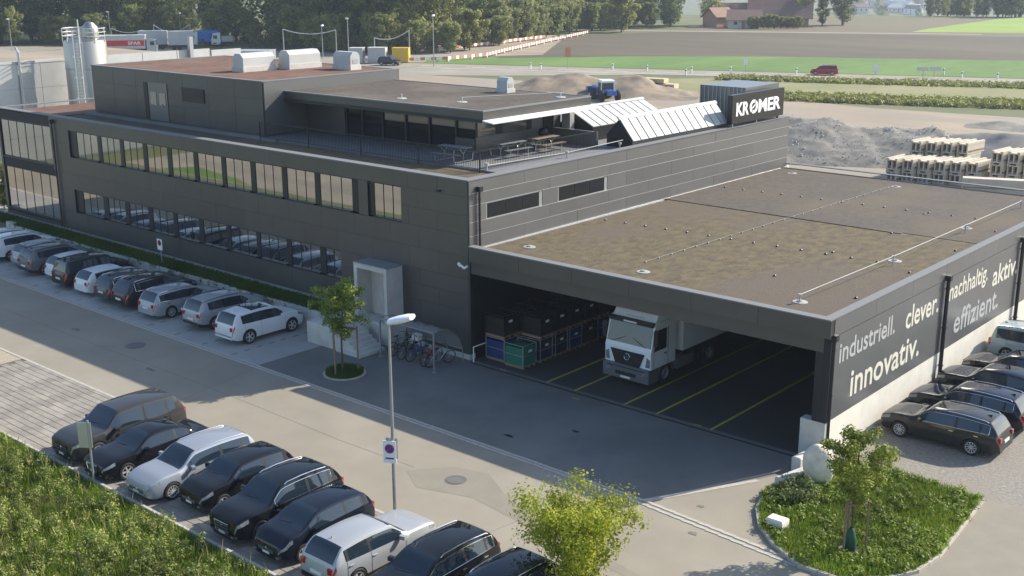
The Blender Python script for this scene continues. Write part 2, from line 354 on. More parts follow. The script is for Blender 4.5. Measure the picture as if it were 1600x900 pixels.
struct('reflection_grass', poly([(-58, -24), (-50, -22.6), (-46, -21.2), (-60, -21.2)], .004), 'field_green', 'unseen grass tongue added on the beige gravel for window reflections')  # unseen patch, put in for variety in the window reflections
mb = MB()
for k in range(84): x = -22 + k * .75; mb.bbox(x, x + .735, -14.0, -13.84, -.05, .03, .015)
struct('kerb_upper', mb, 'stone_kerb', 'pale flush kerb between lane and parking pavers')
lot = struct('parking_paving', rect(-16.6, 24, -19.05, -13.84, .002), 'joint_soil', 'stone paved parking lot with soil filled joints')
kb = link('kerb_lower', None); kb['kind'] = 'structure'; kb['label'] = 'raised pale kerb between parking and weeds'
kme = MB().bbox(0, .985, -.07, .07, -.1, .13, .02).mesh('kerb_stone', 'stone_kerb')
for k in range(42): link('kerb_stone', kme, kb, (-18 + k, -19.12 + random.uniform(-.006, .006), random.uniform(-.008, .008)), (0, 0, random.uniform(-.004, .004)))
pm = MB().bbox(0, .624, 0, .306, -.03, .022, .008).mesh('paver', 'paver'); pmd = pm.copy(); pmd.materials.clear(); pmd.materials.append(MATS['paver_dark'])
rest = MB(); restd = MB(); cells = []
for r in range(16):
    for k in range(64):
        x = -16.5 + k * .632 + (r % 2) * .316; y = -19.0 + r * .322
        dark = abs(((x + .3 - .9) / 2.47) % 1 - .5) < .14
        cells.append((math.hypot(x - 4, y + 19), x, y, dark))
cells.sort()
for i, (d, x, y, dark) in enumerate(cells):
    z = random.uniform(-.004, .004)
    if i < 290: link('paver', pmd if dark else pm, lot, (x, y, z), (0, 0, random.uniform(-.01, .01)))
    else: (restd if dark else rest).bbox(x, x + .624, y, y + .306, -.03, .022 + z, .008)
for b_, m_ in ((rest, 'paver'), (restd, 'paver_dark')): b_.build('pavers', m_, lot)['kind'] = 'stuff'
struct('gravel_patch', rect(-34, -16.62, -19.0, -13.84, .01), 'gravel_yellow', 'yellowish gravel patch at the end of the parking lot')
struct('gravel_lot', poly([(18.3, .6), (24.4, .6), (34, .6), (60, -10), (60, 70), (18.3, 70)], .006), 'gravel', 'grey gravel parking lot beside the lettered wall')
struct('side_lane', poly([(24.35, -8.5), (60, -14), (60, .8), (24.35, .8)], .012), 'asphalt_patch', 'smooth asphalt lane leading off to the right')
def manhole(x, y, r, label):
    t = thing('manhole_cover', label, 'manhole', (x, y, .006))
    MB().lathe([(r, 0), (r, .012), (r * .86, .014), (r * .86, .008), (0.001, .008)], n=28).build('lid', 'asphalt_dark', t, local=True)
    MB().lathe([(r * 1.02, 0), (r * 1.1, .006), (r * 1.22, .004), (r * 1.22, 0)], n=28).build('ring', 'asphalt_dark', t, local=True)
    return t
manhole(-14.27, -9.27, .42, 'round dark manhole cover in the shaded lane near the silver estate car')
struct('asphalt_repair', poly([(6.9, -10.9), (8.2, -11.7), (10.4, -11.0), (13.2, -11.4), (18.5, -12.1), (18.5, -11.7), (13.4, -10.9), (11.0, -10.0), (9.4, -9.1), (8.0, -9.5)], .004), 'asphalt_patch', 'darker repaired patch of asphalt around the manhole')
manhole(8.88, -10.31, .34, 'round manhole cover in the darker repaired asphalt of the sunlit lane')
def blob(x, y, rx, ry, seed, z):
    r_ = random.Random(seed); n = 12; return poly([(x + rx * math.cos(2 * math.pi * i / n) * r_.uniform(.55, 1.2), y + ry * math.sin(2 * math.pi * i / n) * r_.uniform(.55, 1.2)) for i in range(n)], z)
for i, (x, y, rx, ry, m_) in enumerate([(7.6, -5.9, .32, .13, 'black'), (9.4, -3.8, .22, .10, 'black'), (16.9, -6.3, .16, .12, 'asphalt_dark'), (17.8, -8.2, .20, .12, 'asphalt_dark'), (-10.5, -10.8, .4, .14, 'asphalt_dark'), (-19, -9.8, .5, .16, 'asphalt_dark')]):
    struct('asphalt_stain', blob(x, y, rx, ry, i + 40, .011), m_, 'small dark stain on the asphalt lane')
mb = MB()                                                       # sealed cracks and paving seams
for pts_ in ([(-6.9, -7.5), (-6.4, -10.2), (-5.6, -13.8)], [(12.5, -7.6), (12.9, -10.2), (12.4, -13.8)], [(-30, -10.4), (-18, -10.5), (-6.4, -10.4), (3, -10.6), (6.9, -10.5)]):
    for p_, q_ in zip(pts_, pts_[1:]): mb.bar((*p_, .003), (*q_, .003), .035, .004)
struct('asphalt_seam', mb, 'asphalt_patch', 'thin sealed seams in the lane')
# island bed
ISL = [(18.19, -4.1), (18.55, -5.3), (19.2, -6.3), (20.2, -7.2), (21.5, -7.95), (22.9, -7.95), (24.0, -6.9), (24.5, -5.9), (24.65, -4.6), (24.45, -2), (24.22, .49), (21.4, .75), (19.4, .6), (18.75, -1.2), (18.2, -2.7)]
isl = struct('planted_bed', MB().prism(ISL, -.05, .07), 'joint_soil', 'weedy planted corner bed with boulder')
ib = link('bed_kerb', None); ib['kind'] = 'structure'; ib['label'] = 'pale stone kerb round the corner bed'
for a, b in zip(ISL[:11], ISL[1:11]):
    a = Vector((*a, 0)); b = Vector((*b, 0)); n = max(1, round((b - a).length / .8))
    for i in range(n):
        p = a.lerp(b, i / n); q = a.lerp(b, (i + .97) / n); MB().obox((p + q) / 2 + Vector((0, 0, .05)), ((q - p).length, .12, .14), Matrix.Rotation(math.atan2((q - p).y, (q - p).x), 3, 'Z')).build('kerb_stone', 'stone_kerb', ib)

# ================================================================== office building
B = thing('office_building', 'dark anthracite clad two storey office block with ribbon windows and roof terrace', 'building', (0, 0, 0))
ZT = 8.72
# core walls (behind the cladding)
WU = (-36.12, -4.52, 6.12, 7.9); WL = (-36.08, -9.2, 2.4, 3.95); CU = (-45.7, -38.55, 5.35, 8.0); CL = (-45.7, -38.2, 1.6, 4.6)
core = MB()
core.box(-46, 0, .22, 30.6, 0, 8.35)
core.box(-46, 0, .06, .215, 7.9, 8.6); core.box(-46, 0, .06, .215, 4.6, 5.35); core.box(-38.2, 0, .06, .215, 3.95, 6.118)
core.box(-9.2, 0, .06, .215, 0, 3.948); core.box(-38.2, -9.205, .06, .215, 0, 2.398); core.box(-46, -38.205, .06, .215, 0, 1.598)
core.box(-4.52, 0, .06, .215, 6.12, 7.898); core.box(-38.55, -36.12, .06, .215, 6.12, 7.898); core.box(-38.2, -36.08, .06, .215, 2.4, 3.948); core.box(-46, -45.7, .06, .215, 1.6, 7.9)
core.build('wall', 'clad_joint', B)
# front cladding panels, each a part
rows = [.26, 1.31, 2.38, 3.17, 3.96, 5.04, 6.11, 7.01, 7.91, 8.66]
cols = [-45.98, -43.4, -40.8, -38.2, -36.1] + [-36.1 + 2.675 * k for k in range(1, 13)] + [-2.0, -.03]
def clear(x0, x1, z0, z1):
    out = [(x0, x1)]
    for hx0, hx1, hz0, hz1 in (WU, WL, CU, CL):
        if z1 <= hz0 + .03 or z0 >= hz1 - .03: continue
        new = []
        for a, b in out:
            if b <= hx0 or a >= hx1: new.append((a, b)); continue
            if a < hx0 - .12: new.append((a, hx0 - .01))
            if b > hx1 + .12: new.append((hx1 + .01, b))
        out = new
    return out
random.seed(11); cache = {}
def panel(parent, sx, sy, sz, loc, mat, rot=(0, 0, 0)):
    key = (round(sx, 2), round(sy, 2), round(sz, 2), mat)
    if key not in cache: cache[key] = MB().box(0, sx, 0, sy, 0, sz).mesh('panel', mat)
    return link('panel', cache[key], parent, loc, rot)
for r in range(len(rows) - 1):
    off = 0 if r % 2 == 0 else -1.3
    cc = [-45.98] + [c + off for c in cols[1:-1] if -45.5 < c + off < -.6] + [-.03]
    for x0, x1 in zip(cc, cc[1:]):
        for a, b in clear(x0, x1, rows[r], rows[r + 1]):
            if b - a < .1: continue
            panel(B, b - a - .009, .045, rows[r + 1] - rows[r] - .009, (a + .0045, -.002 + random.uniform(-.0025, .0025), rows[r] + .0045), 'clad', (random.uniform(-.0025, .0025), 0, random.uniform(-.0008, .0008)))
MB().box(-46.03, .03, -.03, .5, 8.665, ZT).box(-.47, .03, .502, 30.6, 8.665, ZT).box(-46.03, -45.6, .502, 30.6, 8.665, ZT).build('parapet_cap', 'cap', B)
MB().box(-45.6, -.47, .45, .5, 8.35, 8.664).box(-.52, -.47, .5, 30.6, 8.35, 8.664).build('parapet_inner', 'clad', B)
# side cladding: long horizontal panels
sr = [5.42, 6.06, 6.72, 7.52, 8.08, 8.66]; SW = [(1.2, 5.35, 6.74, 7.5), (6.6, 10.75, 6.74, 7.5)]
for r in range(5):
    ys = [.02, 4.0, 8.2, 12.5, 16.9, 21.5, 26.0, 30.55]
    if r % 2: ys = [.02, 5.95, 10.9, 14.6, 19.2, 23.8, 30.55]
    for y0, y1 in zip(ys, ys[1:]):
        segs = [(y0, y1)]
        for a, b, z0, z1 in SW:
            if sr[r + 1] <= z0 + .03 or sr[r] >= z1 - .03: continue
            new = []
            for p, q in segs:
                if q <= a or p >= b: new.append((p, q)); continue
                if p < a - .1: new.append((p, a - .01))
                if q > b + .1: new.append((b + .01, q))
            segs = new
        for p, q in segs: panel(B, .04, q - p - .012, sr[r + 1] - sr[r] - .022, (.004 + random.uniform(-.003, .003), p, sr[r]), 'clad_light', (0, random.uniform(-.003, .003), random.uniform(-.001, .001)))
for zj in sr[1:5]:
    for p, q in ([(.03, 30.5)] if not 6.74 <= zj <= 7.5 else [(.03, 1.15), (5.4, 6.55), (10.8, 30.5)]): MB().box(.002, .052, p, q, zj - .02, zj - .002).build('joint_highlight', 'metal_zinc', B)  # pale strips put in for the bright highlights along the panel joints
for y0, y1, z0, z1 in SW:
    w = MB().box(.002, .05, y0, y1, z0 - .06, z0).box(.002, .03, y0, y0 + .06, z0, z1).box(.002, .03, y1 - .25, y1, z0, z1).box(.002, .03, y0, y1, z1 - .05, z1).build('window', 'metal_galv', B)
    for k in range(3):
        a = y0 + .06 + k * (y1 - y0 - .31) / 3; MB().box(.003, .012, a + .03, a + (y1 - y0 - .31) / 3 - .03, z0, z1 - .05).build('pane', 'glass_dark', w)
MB().box(-.1, -.001, 1, 31, 5.3, 5.42).build('wall_flashing', 'concrete_white', B)
MB().box(.001, .10, .55, 30.5, 5.36, 5.42).build('wall_flashing', 'metal_zinc', B)
MB().box(-.002, .05, 0, .03, .26, 8.66).build('corner_profile', 'clad', B)
# ribbon windows: one part per bay, panes as sub-parts
def bay(x0, xg, x1, z0, z1, n, skip=()):
    w = MB()
    w.box(x0, xg, .10, .2, z0, z1)                                       # dark vent leaf
    w.box(xg, x1, -.02, .2, z0 - .07, z0); w.box(xg, x1, .06, .2, z1 - .05, z1)
    pw = (x1 - xg) / n
    for k in range(n + 1): w.box(xg + k * pw - .017, xg + k * pw + .017, .115, .2, z0 + .001, z1 - .051)
    o = w.build('window', 'trim_dark', B)
    for k in range(n):
        MB().box(xg + k * pw + .018, xg + (k + 1) * pw - .018, .135, .15, z0 + .002, z1 - .052).build('pane', 'glass_building', o)
up = [(-36.12, -35.3), (-32.71, -32.26), (-30.04, -29.62), (-27.42, -26.98), (-24.79, -24.36), (-22.08, -21.66), (-19.35, -18.95), (-16.64, -16.22), (-13.88, -13.46), (-11.14, -10.72)]
for k, (a, g_) in enumerate(up): bay(a, g_, up[k + 1][0] if k + 1 < len(up) else -8.2, WU[2] + .07, WU[3], 3)
MB().box(-8.195, -7.6, .1, .2, 6.19, 7.89).build('open_vent', 'black', B)
MB().box(-7.6, -6.92, -.002, .05, 6.13, 7.9).build('panel', 'clad', B)
bay(-6.91, -6.55, -4.53, WU[2] + .07, WU[3], 3)
low = [(-36.08, -35.2), (-32.67, -32.1), (-30.06, -29.6), (-27.42, -26.96), (-24.7, -24.3), (-22.04, -21.6), (-19.33, -18.93), (-16.5, -16.15), (-13.8, -13.4)]
for k, (a, g_) in enumerate(low): bay(a, g_, low[k + 1][0] if k + 1 < len(low) else -10.98, WL[2] + .07, WL[3], 3)
bay(-10.97, -10.52, -9.21, WL[2] + .07, WL[3], 2)
for x0, x1, z0, z1 in (CU, CL):                                           # glazed end bays
    o = MB().box(x0, x1, -.03, .2, z0 - .09, z0).box(x0, x1, .05, .2, z1 - .04, z1)
    pw = (x1 - x0) / 6
    for k in range(7): o.box(x0 + k * pw - .018, x0 + k * pw + .018, .075, .2, z0 + .001, z1 - .041)
    o = o.build('window', 'trim_dark', B)
    for k in range(6): MB().box(x0 + k * pw + .021, x0 + (k + 1) * pw - .021, .10, .115, z0 + .002, z1 - .042).build('pane', 'glass_building', o)
def downpipe(x, y, z0, z1, par, dirv=(0, -1), r=.055, mat='trim_dark'):
    dx, dy = dirv; px_, py_ = x + dx * .12, y + dy * .12
    m = MB().cyl((px_, py_, z0), (px_, py_, z1), r, n=10); m.obox((x + dx * .13, y + dy * .13, z1 + .1), (.24, .24, .24), Matrix.Identity(3))
    for k in range(3): m.cyl((px_, py_, z0 + .8 + k * (z1 - z0 - 1.2) / 2), (px_, py_, z0 + .86 + k * (z1 - z0 - 1.2) / 2), r * 1.35, n=10)
    return m.build('downpipe', mat, par, smooth=True)
downpipe(-38.0, 0, 1.2, 8.25, B); downpipe(0.03, .62, 5.5, 8.15, B, (1, 0))
MB().box(-1.95, -1.75, -.16, -.005, 7.98, 8.06).build('facade_camera', 'trim_dark', B)
MB().tube([(.25, -.38, 4.75), (.05, -.38, 4.62), (-.12, -.40, 4.72), (-.25, -.42, 4.72)], .06).lathe([(.0, .1), (.07, .06), (.09, -.02), (.0, -.06)], (-.25, -.42, 4.78), 10).build('wall_lamp', 'white_paint', B, smooth=True)
# plinth and gravel strip
MB().box(-4.4, .05, -.08, -.012, 0, .25).box(-.02, .05, -.012, .9, 0, .25).build('plinth', 'concrete_wall', B)
MB().box(-47, -8.3, -.45, -.012, .5, 1.13).build('plinth', 'concrete', B)
# roof
MB().box(-45.5, -.53, .52, 30.4, 8.352, 8.42).build('roof_gravel', 'roof_olive', B)
MB().box(-45.4, -39.4, 1.0, 30, 8.42, 8.46).build('roof_gravel', 'roof_red', B)
MB().box(-39.4, -.6, 3.35, 30, 8.42, 8.52).box(-39.4, -18.2, 3.1, 3.348, 8.42, 8.6).build('terrace_floor', 'terrace', B)
# upper box
UB = MB().box(-39.1, -20.0, 3.8, 14.8, 8.5, 11.72).build('upper_box', 'clad', B)
MB().box(-39.15, -19.95, 3.75, 4.05, 11.72, 11.78).box(-20.25, -19.95, 4.05, 14.85, 11.72, 11.78).box(-39.15, -38.85, 4.05, 14.85, 11.72, 11.78).box(-38.85, -20.25, 14.55, 14.85, 11.72, 11.78).build('roof_edge', 'cap', UB)
MB().box(-38.85, -20.25, 4.05, 14.55, 11.715, 11.75).build('roof_gravel', 'roof_red', UB)
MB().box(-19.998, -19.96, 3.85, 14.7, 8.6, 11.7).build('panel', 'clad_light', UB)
for k in range(7):
    for z0, z1 in ((8.62, 9.65), (9.66, 10.68), (10.69, 11.71)):
        x0 = -39.05 + k * 2.72
        panel(B, 2.70, .03, z1 - z0 - .01, (x0, 3.765 + random.uniform(-.002, .002), z0), 'clad', (random.uniform(-.002, .002), 0, 0))
MB().box(-32.6, -32.15, 3.70, 3.76, 8.6, 11.0).build('vent_slot', 'black', UB)
d_ = MB().box(-32.1, -29.95, 3.72, 3.765, 8.6, 11.02).build('door', 'clad_light', UB)
for k in range(2): MB().box(-31.9 + k * 1.05, -31.2 + k * 1.05, 3.70, 3.72, 9.6, 10.4).build('door_light', 'glass_blind', d_)
MB().box(-30.6, -30.5, 3.66, 3.72, 9.55, 9.7).build('handle', 'metal_galv', d_)
MB().box(-28.25, -25.9, 3.70, 3.765, 10.05, 10.93).build('window', 'glass_dark', UB)
# pavilion
PV = MB().box(-20.3, -3.9, 5.35, 14.4, 10.62, 11.05).build('pavilion_roof', 'clad', B)
MB().box(-20.0, -3.88, 5.32, 5.5, 11.05, 11.12).box(-4.08, -3.88, 5.5, 14.42, 11.05, 11.12).box(-20.0, -4.08, 14.24, 14.42, 11.05, 11.12).build('roof_edge', 'cap', PV)
MB().box(-19.95, -4.08, 5.5, 14.24, 11.045, 11.09).build('roof_gravel', 'roof_brown', PV)
MB().box(-20.0, -3.95, 5.25, 5.345, 10.50, 10.66).build('blind_box', 'trim_dark', PV)
MB().obox((-3.55, 9.9, 10.56), (.75, 9.2, .05), Matrix.Rotation(.12, 3, 'Y')).build('sun_awning', 'white_paint', B)
MB().box(-20, -6.1, 7.2, 14.2, 8.5, 10.6).build('pavilion_core', 'black', B)
MB().box(-17.3, -16.4, 6.9, 7.18, 8.55, 10.6).box(-19.9, -17.3, 6.95, 7.18, 8.55, 10.6).build('pavilion_wall', 'clad', B)
g = [-16.4, -15.0, -13.27, -11.37, -9.49, -7.45, -5.95]
for a, b in zip(g, g[1:]):
    f = MB().box(a, a + .14, 6.95, 7.15, 8.54, 10.58).box(a + .14, b, 6.98, 7.12, 10.50, 10.58).box(a + .14, b, 6.98, 7.12, 8.54, 8.62).build('window', 'trim_dark', B)
    MB().box(a + .145, b - .005, 7.04, 7.06, 8.62, 10.5).build('pane', 'glass_dark', f)
    if a > -14: MB().box(a + .2, b - .06, 7.025, 7.038, 9.75 + .1 * random.random(), 10.48).build('blind', 'glass_blind', f)
MB().box(-7.4, -5.97, 6.90, 6.978, 8.54, 9.3).build('pavilion_wall', 'clad', B)
MB().box(-5.98, -5.93, 6.98, 14.2, 8.54, 9.38).box(-5.98, -5.93, 11.6, 14.2, 9.38, 10.6).build('pavilion_wall', 'clad_light', B)
for a, b in ((7.0, 9.0), (9.0, 11.6)):
    f = MB().box(-5.99, -5.92, a, a + .12, 9.38, 10.58).box(-5.99, -5.92, b - .4, b, 9.38, 10.58).box(-5.989, -5.921, a, b, 10.50, 10.579).build('window', 'trim_dark', B)
    MB().box(-5.97, -5.95, a + .12, b - .4, 9.4, 10.58).build('pane', 'glass_blind', f)
MB().box(-5.96, -5.88, 12.6, 13.5, 8.54, 10.5).build('door', 'black', B)
MB().box(-5.6, -5.0, 13.9, 14.3, 8.54, 10.7).build('post', 'metal_zinc', B)
# shed skylights
def skylight(x0, xa, x1, y0, y1, zl, za, zr):
    s = MB().extr([(x0, y0, 8.45), (x1, y0, 8.45), (x1, y0, zr), (xa, y0, za), (x0, y0, zl)], (0, y1 - y0, 0)).build('skylight', 'trim_dark', B)
    n = Vector((za - zr, 0, x1 - xa)).normalized(); d = Vector((x1 - xa, 0, zr - za)); L_ = d.length; k = int((y1 - y0) / .72); w = (y1 - y0) / k
    ang = math.atan2(za - zr, x1 - xa)
    for i in range(k):
        c = Vector(((xa + x1) / 2, y0 + (i + .5) * w, (za + zr) / 2)) + n * .03
        MB().obox(c, (L_, w - .11, .05), Matrix.Rotation(ang, 3, 'Y')).build('roof_sheet', 'seam_white', s)
    MB().obox(Vector((xa, (y0 + y1) / 2, za + .06)), (.22, y1 - y0 + .1, .1), Matrix.Rotation(ang, 3, 'Y')).build('ridge_cap', 'seam_white', s)
skylight(-2.25, -1.45, -.5, 13.75, 23.8, 9.2, 10.04, 8.9)
skylight(-6.6, -5.6, -3.9, 14.6, 22.0, 9.0, 10.15, 9.3)
MB().box(-6.0, -2.4, 13.0, 13.15, 8.5, 9.35).build('roof_wall', 'clad_light', B)
SB = MB().box(-4.0, -.7, 26.05, 30.3, 8.4, 10.85).build('stair_tower', 'clad_light', B)
for k in range(11): MB().box(-3.95 + k * .3, -3.9 + k * .3, 26.01, 26.06, 8.5, 10.83).build('rib', 'metal_galv', SB)
# sign
SG = thing('roof_sign', 'black KROMER sign board with white letters on the roof edge', 'sign', (.0, 26.5, 8.8))
MB().box(-.3, .05, 23.3, 29.65, 8.9, 10.65).build('board', 'sign_black', SG)
for y in (23.6, 26.5, 29.3): MB().box(-.25, -.1, y, y + .12, 8.7, 8.9).build('bracket', 'metal_galv', SG)
sgp = lambda u, v, w: (.056 + w, u, v)
def letters(s, u0, u1, par, b=.03): fit_text(s, u0, u1, 9.38, 10.17, sgp, 'sign_white', 'lettering', par, bold=b)
letters('KR', 23.75, 25.25, SG); letters('MER', 26.42, 29.2, SG)
mb = MB(); n = 26
for k in range(n):                                                       # the split ring that stands for the O
    a0 = 2 * math.pi * k / n; a1 = 2 * math.pi * (k + 1) / n
    if abs(((a0 + .12) - math.radians(50)) % math.pi) < .3: continue
    q = [(25.83 + r * .50 * math.cos(a), 9.775 + r * .43 * math.sin(a)) for r, a in ((1, a0), (1, a1), (.55, a1), (.55, a0))]
    mb.extr([(.056, y, z) for y, z in q], (.014, 0, 0))
mb.extr([(.056, 25.62, 9.72), (.056, 25.70, 9.64), (.056, 26.04, 9.84), (.056, 25.96, 9.92)], (.014, 0, 0))
mb.build('ring_letter', 'sign_white', SG)
# ================================================================== loading hall
G = thing('loading_hall', 'flat roofed open fronted loading hall with lettered side wall', 'building', (9.2, 0, 0))
XR = 18.38
for k in range(6):
    x0 = .34 + k * 3.025; MB().box(x0, x0 + 3.01, -.33, -.28, 4.97, 5.66).build('panel', 'clad', G)
MB().box(.3, XR + .06, -.28, .0, 4.99, 5.655).build('fascia', 'clad_joint', G)
MB().box(.3, XR + .08, -.36, .05, 5.66, 5.71).box(XR - .3, XR + .08, .05, 30.2, 5.66, 5.71).box(.1, XR + .08, 30.2, 30.5, 5.66, 5.71).build('parapet_cap', 'cap', G)
MB().box(.06, XR - .3, .05, .18, 4.28, 5.3).build('door_lintel', 'clad', G)
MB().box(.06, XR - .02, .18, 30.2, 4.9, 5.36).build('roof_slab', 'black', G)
MB().box(XR - .3, XR, .0, 30.4, 1.58, 5.655).build('side_wall', 'clad_joint', G)
ys = [.1, 10.78, 20.42, 30.4]
for a, b in zip(ys, ys[1:]):
    MB().box(XR, XR + .03, a, b - .02, 1.6, 4.93).build('panel', 'clad_light', G)
    for k in range(3): l = (b - a) / 3; MB().box(XR, XR + .045, a + k * l, a + (k + 1) * l - .015, 4.96, 5.655).build('panel', 'clad_light', G)
MB().box(XR - .28, XR + .02, .3, 30.4, 0, 1.58).build('plinth', 'concrete_white', G)
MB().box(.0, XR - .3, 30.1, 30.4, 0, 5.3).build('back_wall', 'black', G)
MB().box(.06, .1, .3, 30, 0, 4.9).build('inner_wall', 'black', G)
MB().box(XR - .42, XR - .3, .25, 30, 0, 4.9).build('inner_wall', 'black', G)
MB().box(17.3, XR - .05, .05, .5, 0, 1.5).build('corner_block', 'concrete_wall', G)
MB().box(17.75, XR - .05, .06, .28, 1.5, 4.97).build('corner_post', 'trim_dark', G)
downpipe(XR + .03, .12, 0.1, 4.85, G, (.6, -.8)); downpipe(XR + .04, 10.8, .2, 4.95, G, (1, 0), .09); downpipe(XR + .04, 20.45, .2, 4.95, G, (1, 0), .09)
for z, y0, y1, s, m in ((3.78, .65, 5.65, 'industriell.', 'text_grey'), (3.65, 6.74, 10.2, 'clever.', 'text_cream'), (2.12, 1.82, 8.42, 'innovativ.', 'text_cream'),
                        (3.85, 11.4, 16.1, 'nachhaltig.', 'text_cream'), (3.37, 16.85, 20.3, 'aktiv.', 'text_cream'), (2.1, 12.3, 17.98, 'effizient.', 'text_grey')):
    hgt = {'industriell.': .80, 'clever.': .95, 'innovativ.': 1.03, 'nachhaltig.': .82, 'aktiv.': .98, 'effizient.': 1.05}[s]
    fit_text(s, y0, y1, z, z + hgt, lambda u, v, w: (XR + .034 + w * .5, u, v), m, 'lettering', G, bold=.012)
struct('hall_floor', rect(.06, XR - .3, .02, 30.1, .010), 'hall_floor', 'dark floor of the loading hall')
struct('door_track', MB().box(.3, 17.9, -.36, -.26, .0, .014), 'black', 'dark steel rail across the hall entrance')
for x, y1 in ((4.82, 13), (6.45, 13), (9.13, 20), (10.8, 26), (13.47, 26), (15.3, 26)):
    struct('bay_line', rect(x - .06, x + .06, -.1 if x < 15 else 6, y1, .016), 'yellow_line', 'yellow bay line on the hall floor')
mb = MB()
for x, y in ((2.0, -.15), (6.9, -.9), (12.6, -.05)): mb.box(x, x + .4, y, y + .06, .014, .017)
struct('floor_marks', mb, 'yellow_line', 'short yellow dashes near the hall entrance')
MB().box(.35, XR - .02, .05, 16.5, 5.36, 5.40).build('roof_gravel', 'roof_olive', G)
MB().box(.11, XR - .3, 16.5, 30.2, 5.36, 5.42).build('roof_gravel', 'roof_purple', G)
MB().box(.12, 14.0, 16.2, 16.5, 5.40, 5.435).build('roof_seam', 'roof_brown', G)
dm = MB().lathe([(.31, 0), (.29, .02), (.12, .03), (.10, .08), (0.001, .09)], n=18).mesh('drain_plate', 'concrete')
for x, y in ((1.72, 2.35), (8.52, 1.98), (15.94, 2.1), (16.04, 10.82), (15.99, 19.54), (1.58, 28.47), (8.56, 28.19)): link('drain_plate', dm, G, (x - 9.2, y, 5.405))
bm_ = MB().bbox(-.05, .05, -.05, .05, 0, .07, .02).mesh('conductor_block', 'trim_dark'); bl = MB().bbox(-.04, .04, -.04, .04, 0, .06, .02).mesh('conductor_block', 'concrete')
for k in range(25): link('conductor_block', bl, G, (7.66 + .03 * k - 9.2, 3.4 + 1.0 * k, 5.41))
MB().bar((7.66, 3.4, 5.47), (8.4, 27.6, 5.48), .010).build('conductor_wire', 'metal_zinc', G)
for k in range(13): link('conductor_block', bm_, G, (.9 + k * 1.22 - 9.2, 9.5 + .05 * k, 5.40)); link('conductor_block', bm_, G, (.9 + k * 1.22 - 9.2, 21.4 + .05 * k, 5.415))
for k in range(4): link('conductor_block', bm_, G, (13.6 + random.uniform(-.6, .6) - 9.2, 5 + k * 5.5, 5.40)); link('conductor_block', bm_, G, (17.4 - 9.2, 4 + k * 5.2, 5.40))
pts = [(16.0, 1.95, 5.75), (16.3, 10.0, 5.82), (16.35, 18.4, 5.82), (16.4, 26.3, 5.82)]
MB().tube(pts, .017).build('safety_cable', 'seam_white', G)
for x, y, z in pts: MB().cyl((x, y, 5.4), (x, y, z), .03, n=8).cyl((x, y, z - .05), (x, y, z + .03), .065, n=8).build('anchor_post', 'seam_white', G)
# ================================================================== retaining wall, lawn strip
RW = thing('retaining_wall', 'low concrete retaining wall between parked cars and lawn strip', 'wall', (-25, -1.4, 0))
for k in range(8): MB().box(-42.5 + k * 4.2, -42.5 + k * 4.2 + 4.18, -1.42, -1.2, 0, .86 + .02 * (k % 2)).build('wall_section', 'concrete_wall', RW)
MB().box(-43.5, -42.52, -1.42, .2, 0, 1.0).build('wall_section', 'concrete_wall', RW)
struct('lawn_bank', MB().add([(-62, -1.2, .80), (-8.2, -1.2, .80), (-8.2, -.45, 1.06), (-62, -.45, 1.06), (-62, -1.2, -.02), (-8.2, -1.2, -.02), (-8.2, -.45, -.02)], [(0, 1, 2, 3), (4, 5, 1, 0), (5, 6, 2, 1)]), 'ground', 'green lawn bank at the foot of the office facade')
# ================================================================== entrance
PT = thing('entrance_portal', 'pale concrete entrance portal framing a dark door', 'portal', (-5.7, -.6, 0))
MB().box(-6.95, -6.72, -1.1, -.005, 1.1, 3.68).box(-4.78, -4.55, -1.1, -.005, 1.1, 3.68).box(-6.95, -4.55, -1.1, -.005, 3.68, 3.92).build('frame', 'concrete_wall', PT)
MB().box(-6.72, -4.78, -.14, -.06, 1.12, 3.68).build('back_panel', 'concrete_wall', PT)
dr = MB().box(-5.78, -4.8, -.2, -.142, 1.12, 3.55).build('door', 'trim_dark', PT)
MB().box(-5.7, -5.66, -.25, -.2, 2.0, 2.35).build('handle', 'metal_galv', dr)
MB().box(-6.97, -4.53, -1.12, -.006, 3.921, 3.96).build('cap', 'metal_galv', PT)
STR = thing('entrance_stairs', 'concrete entrance stairs with landing beside the bicycle shelter', 'stairs', (-6, -2, 0))
MB().box(-8.2, -5.9, -3.25, -.02, 0, 1.10).box(-5.9, -4.4, -1.16, -.02, 0, 1.10).build('landing', 'concrete_wall', STR)
for k in range(6): MB().box(-5.898 + k * .29 if k else -5.898, -5.898 + (k + 1) * .29 - .003, -3.24, -1.7, 0, 1.1 - (k + 1) * .157).build('step', 'concrete_wall', STR)
MB().box(-5.9, -4.16, -3.36, -3.245, 0, .16).build('side_string', 'concrete_wall', STR)
for y in (-3.2, -1.75):
    MB().tube([(-7.9, y, 1.1), (-7.9, y, 2.05), (-6.2, y, 2.05), (-5.8, y, 2.0), (-4.5, y, 1.05), (-4.5, y, .2)] if y > -2 else [(-8.1, y, 1.1), (-8.1, y, 1.95), (-8.1, y + .9, 1.95), (-8.1, y + .9, 1.1)], .022).build('handrail', 'metal_galv', STR, smooth=True)
MB().tube([(-6.1, -1.75, 1.1), (-6.1, -1.75, 2.05)], .02).build('handrail', 'metal_galv', STR)
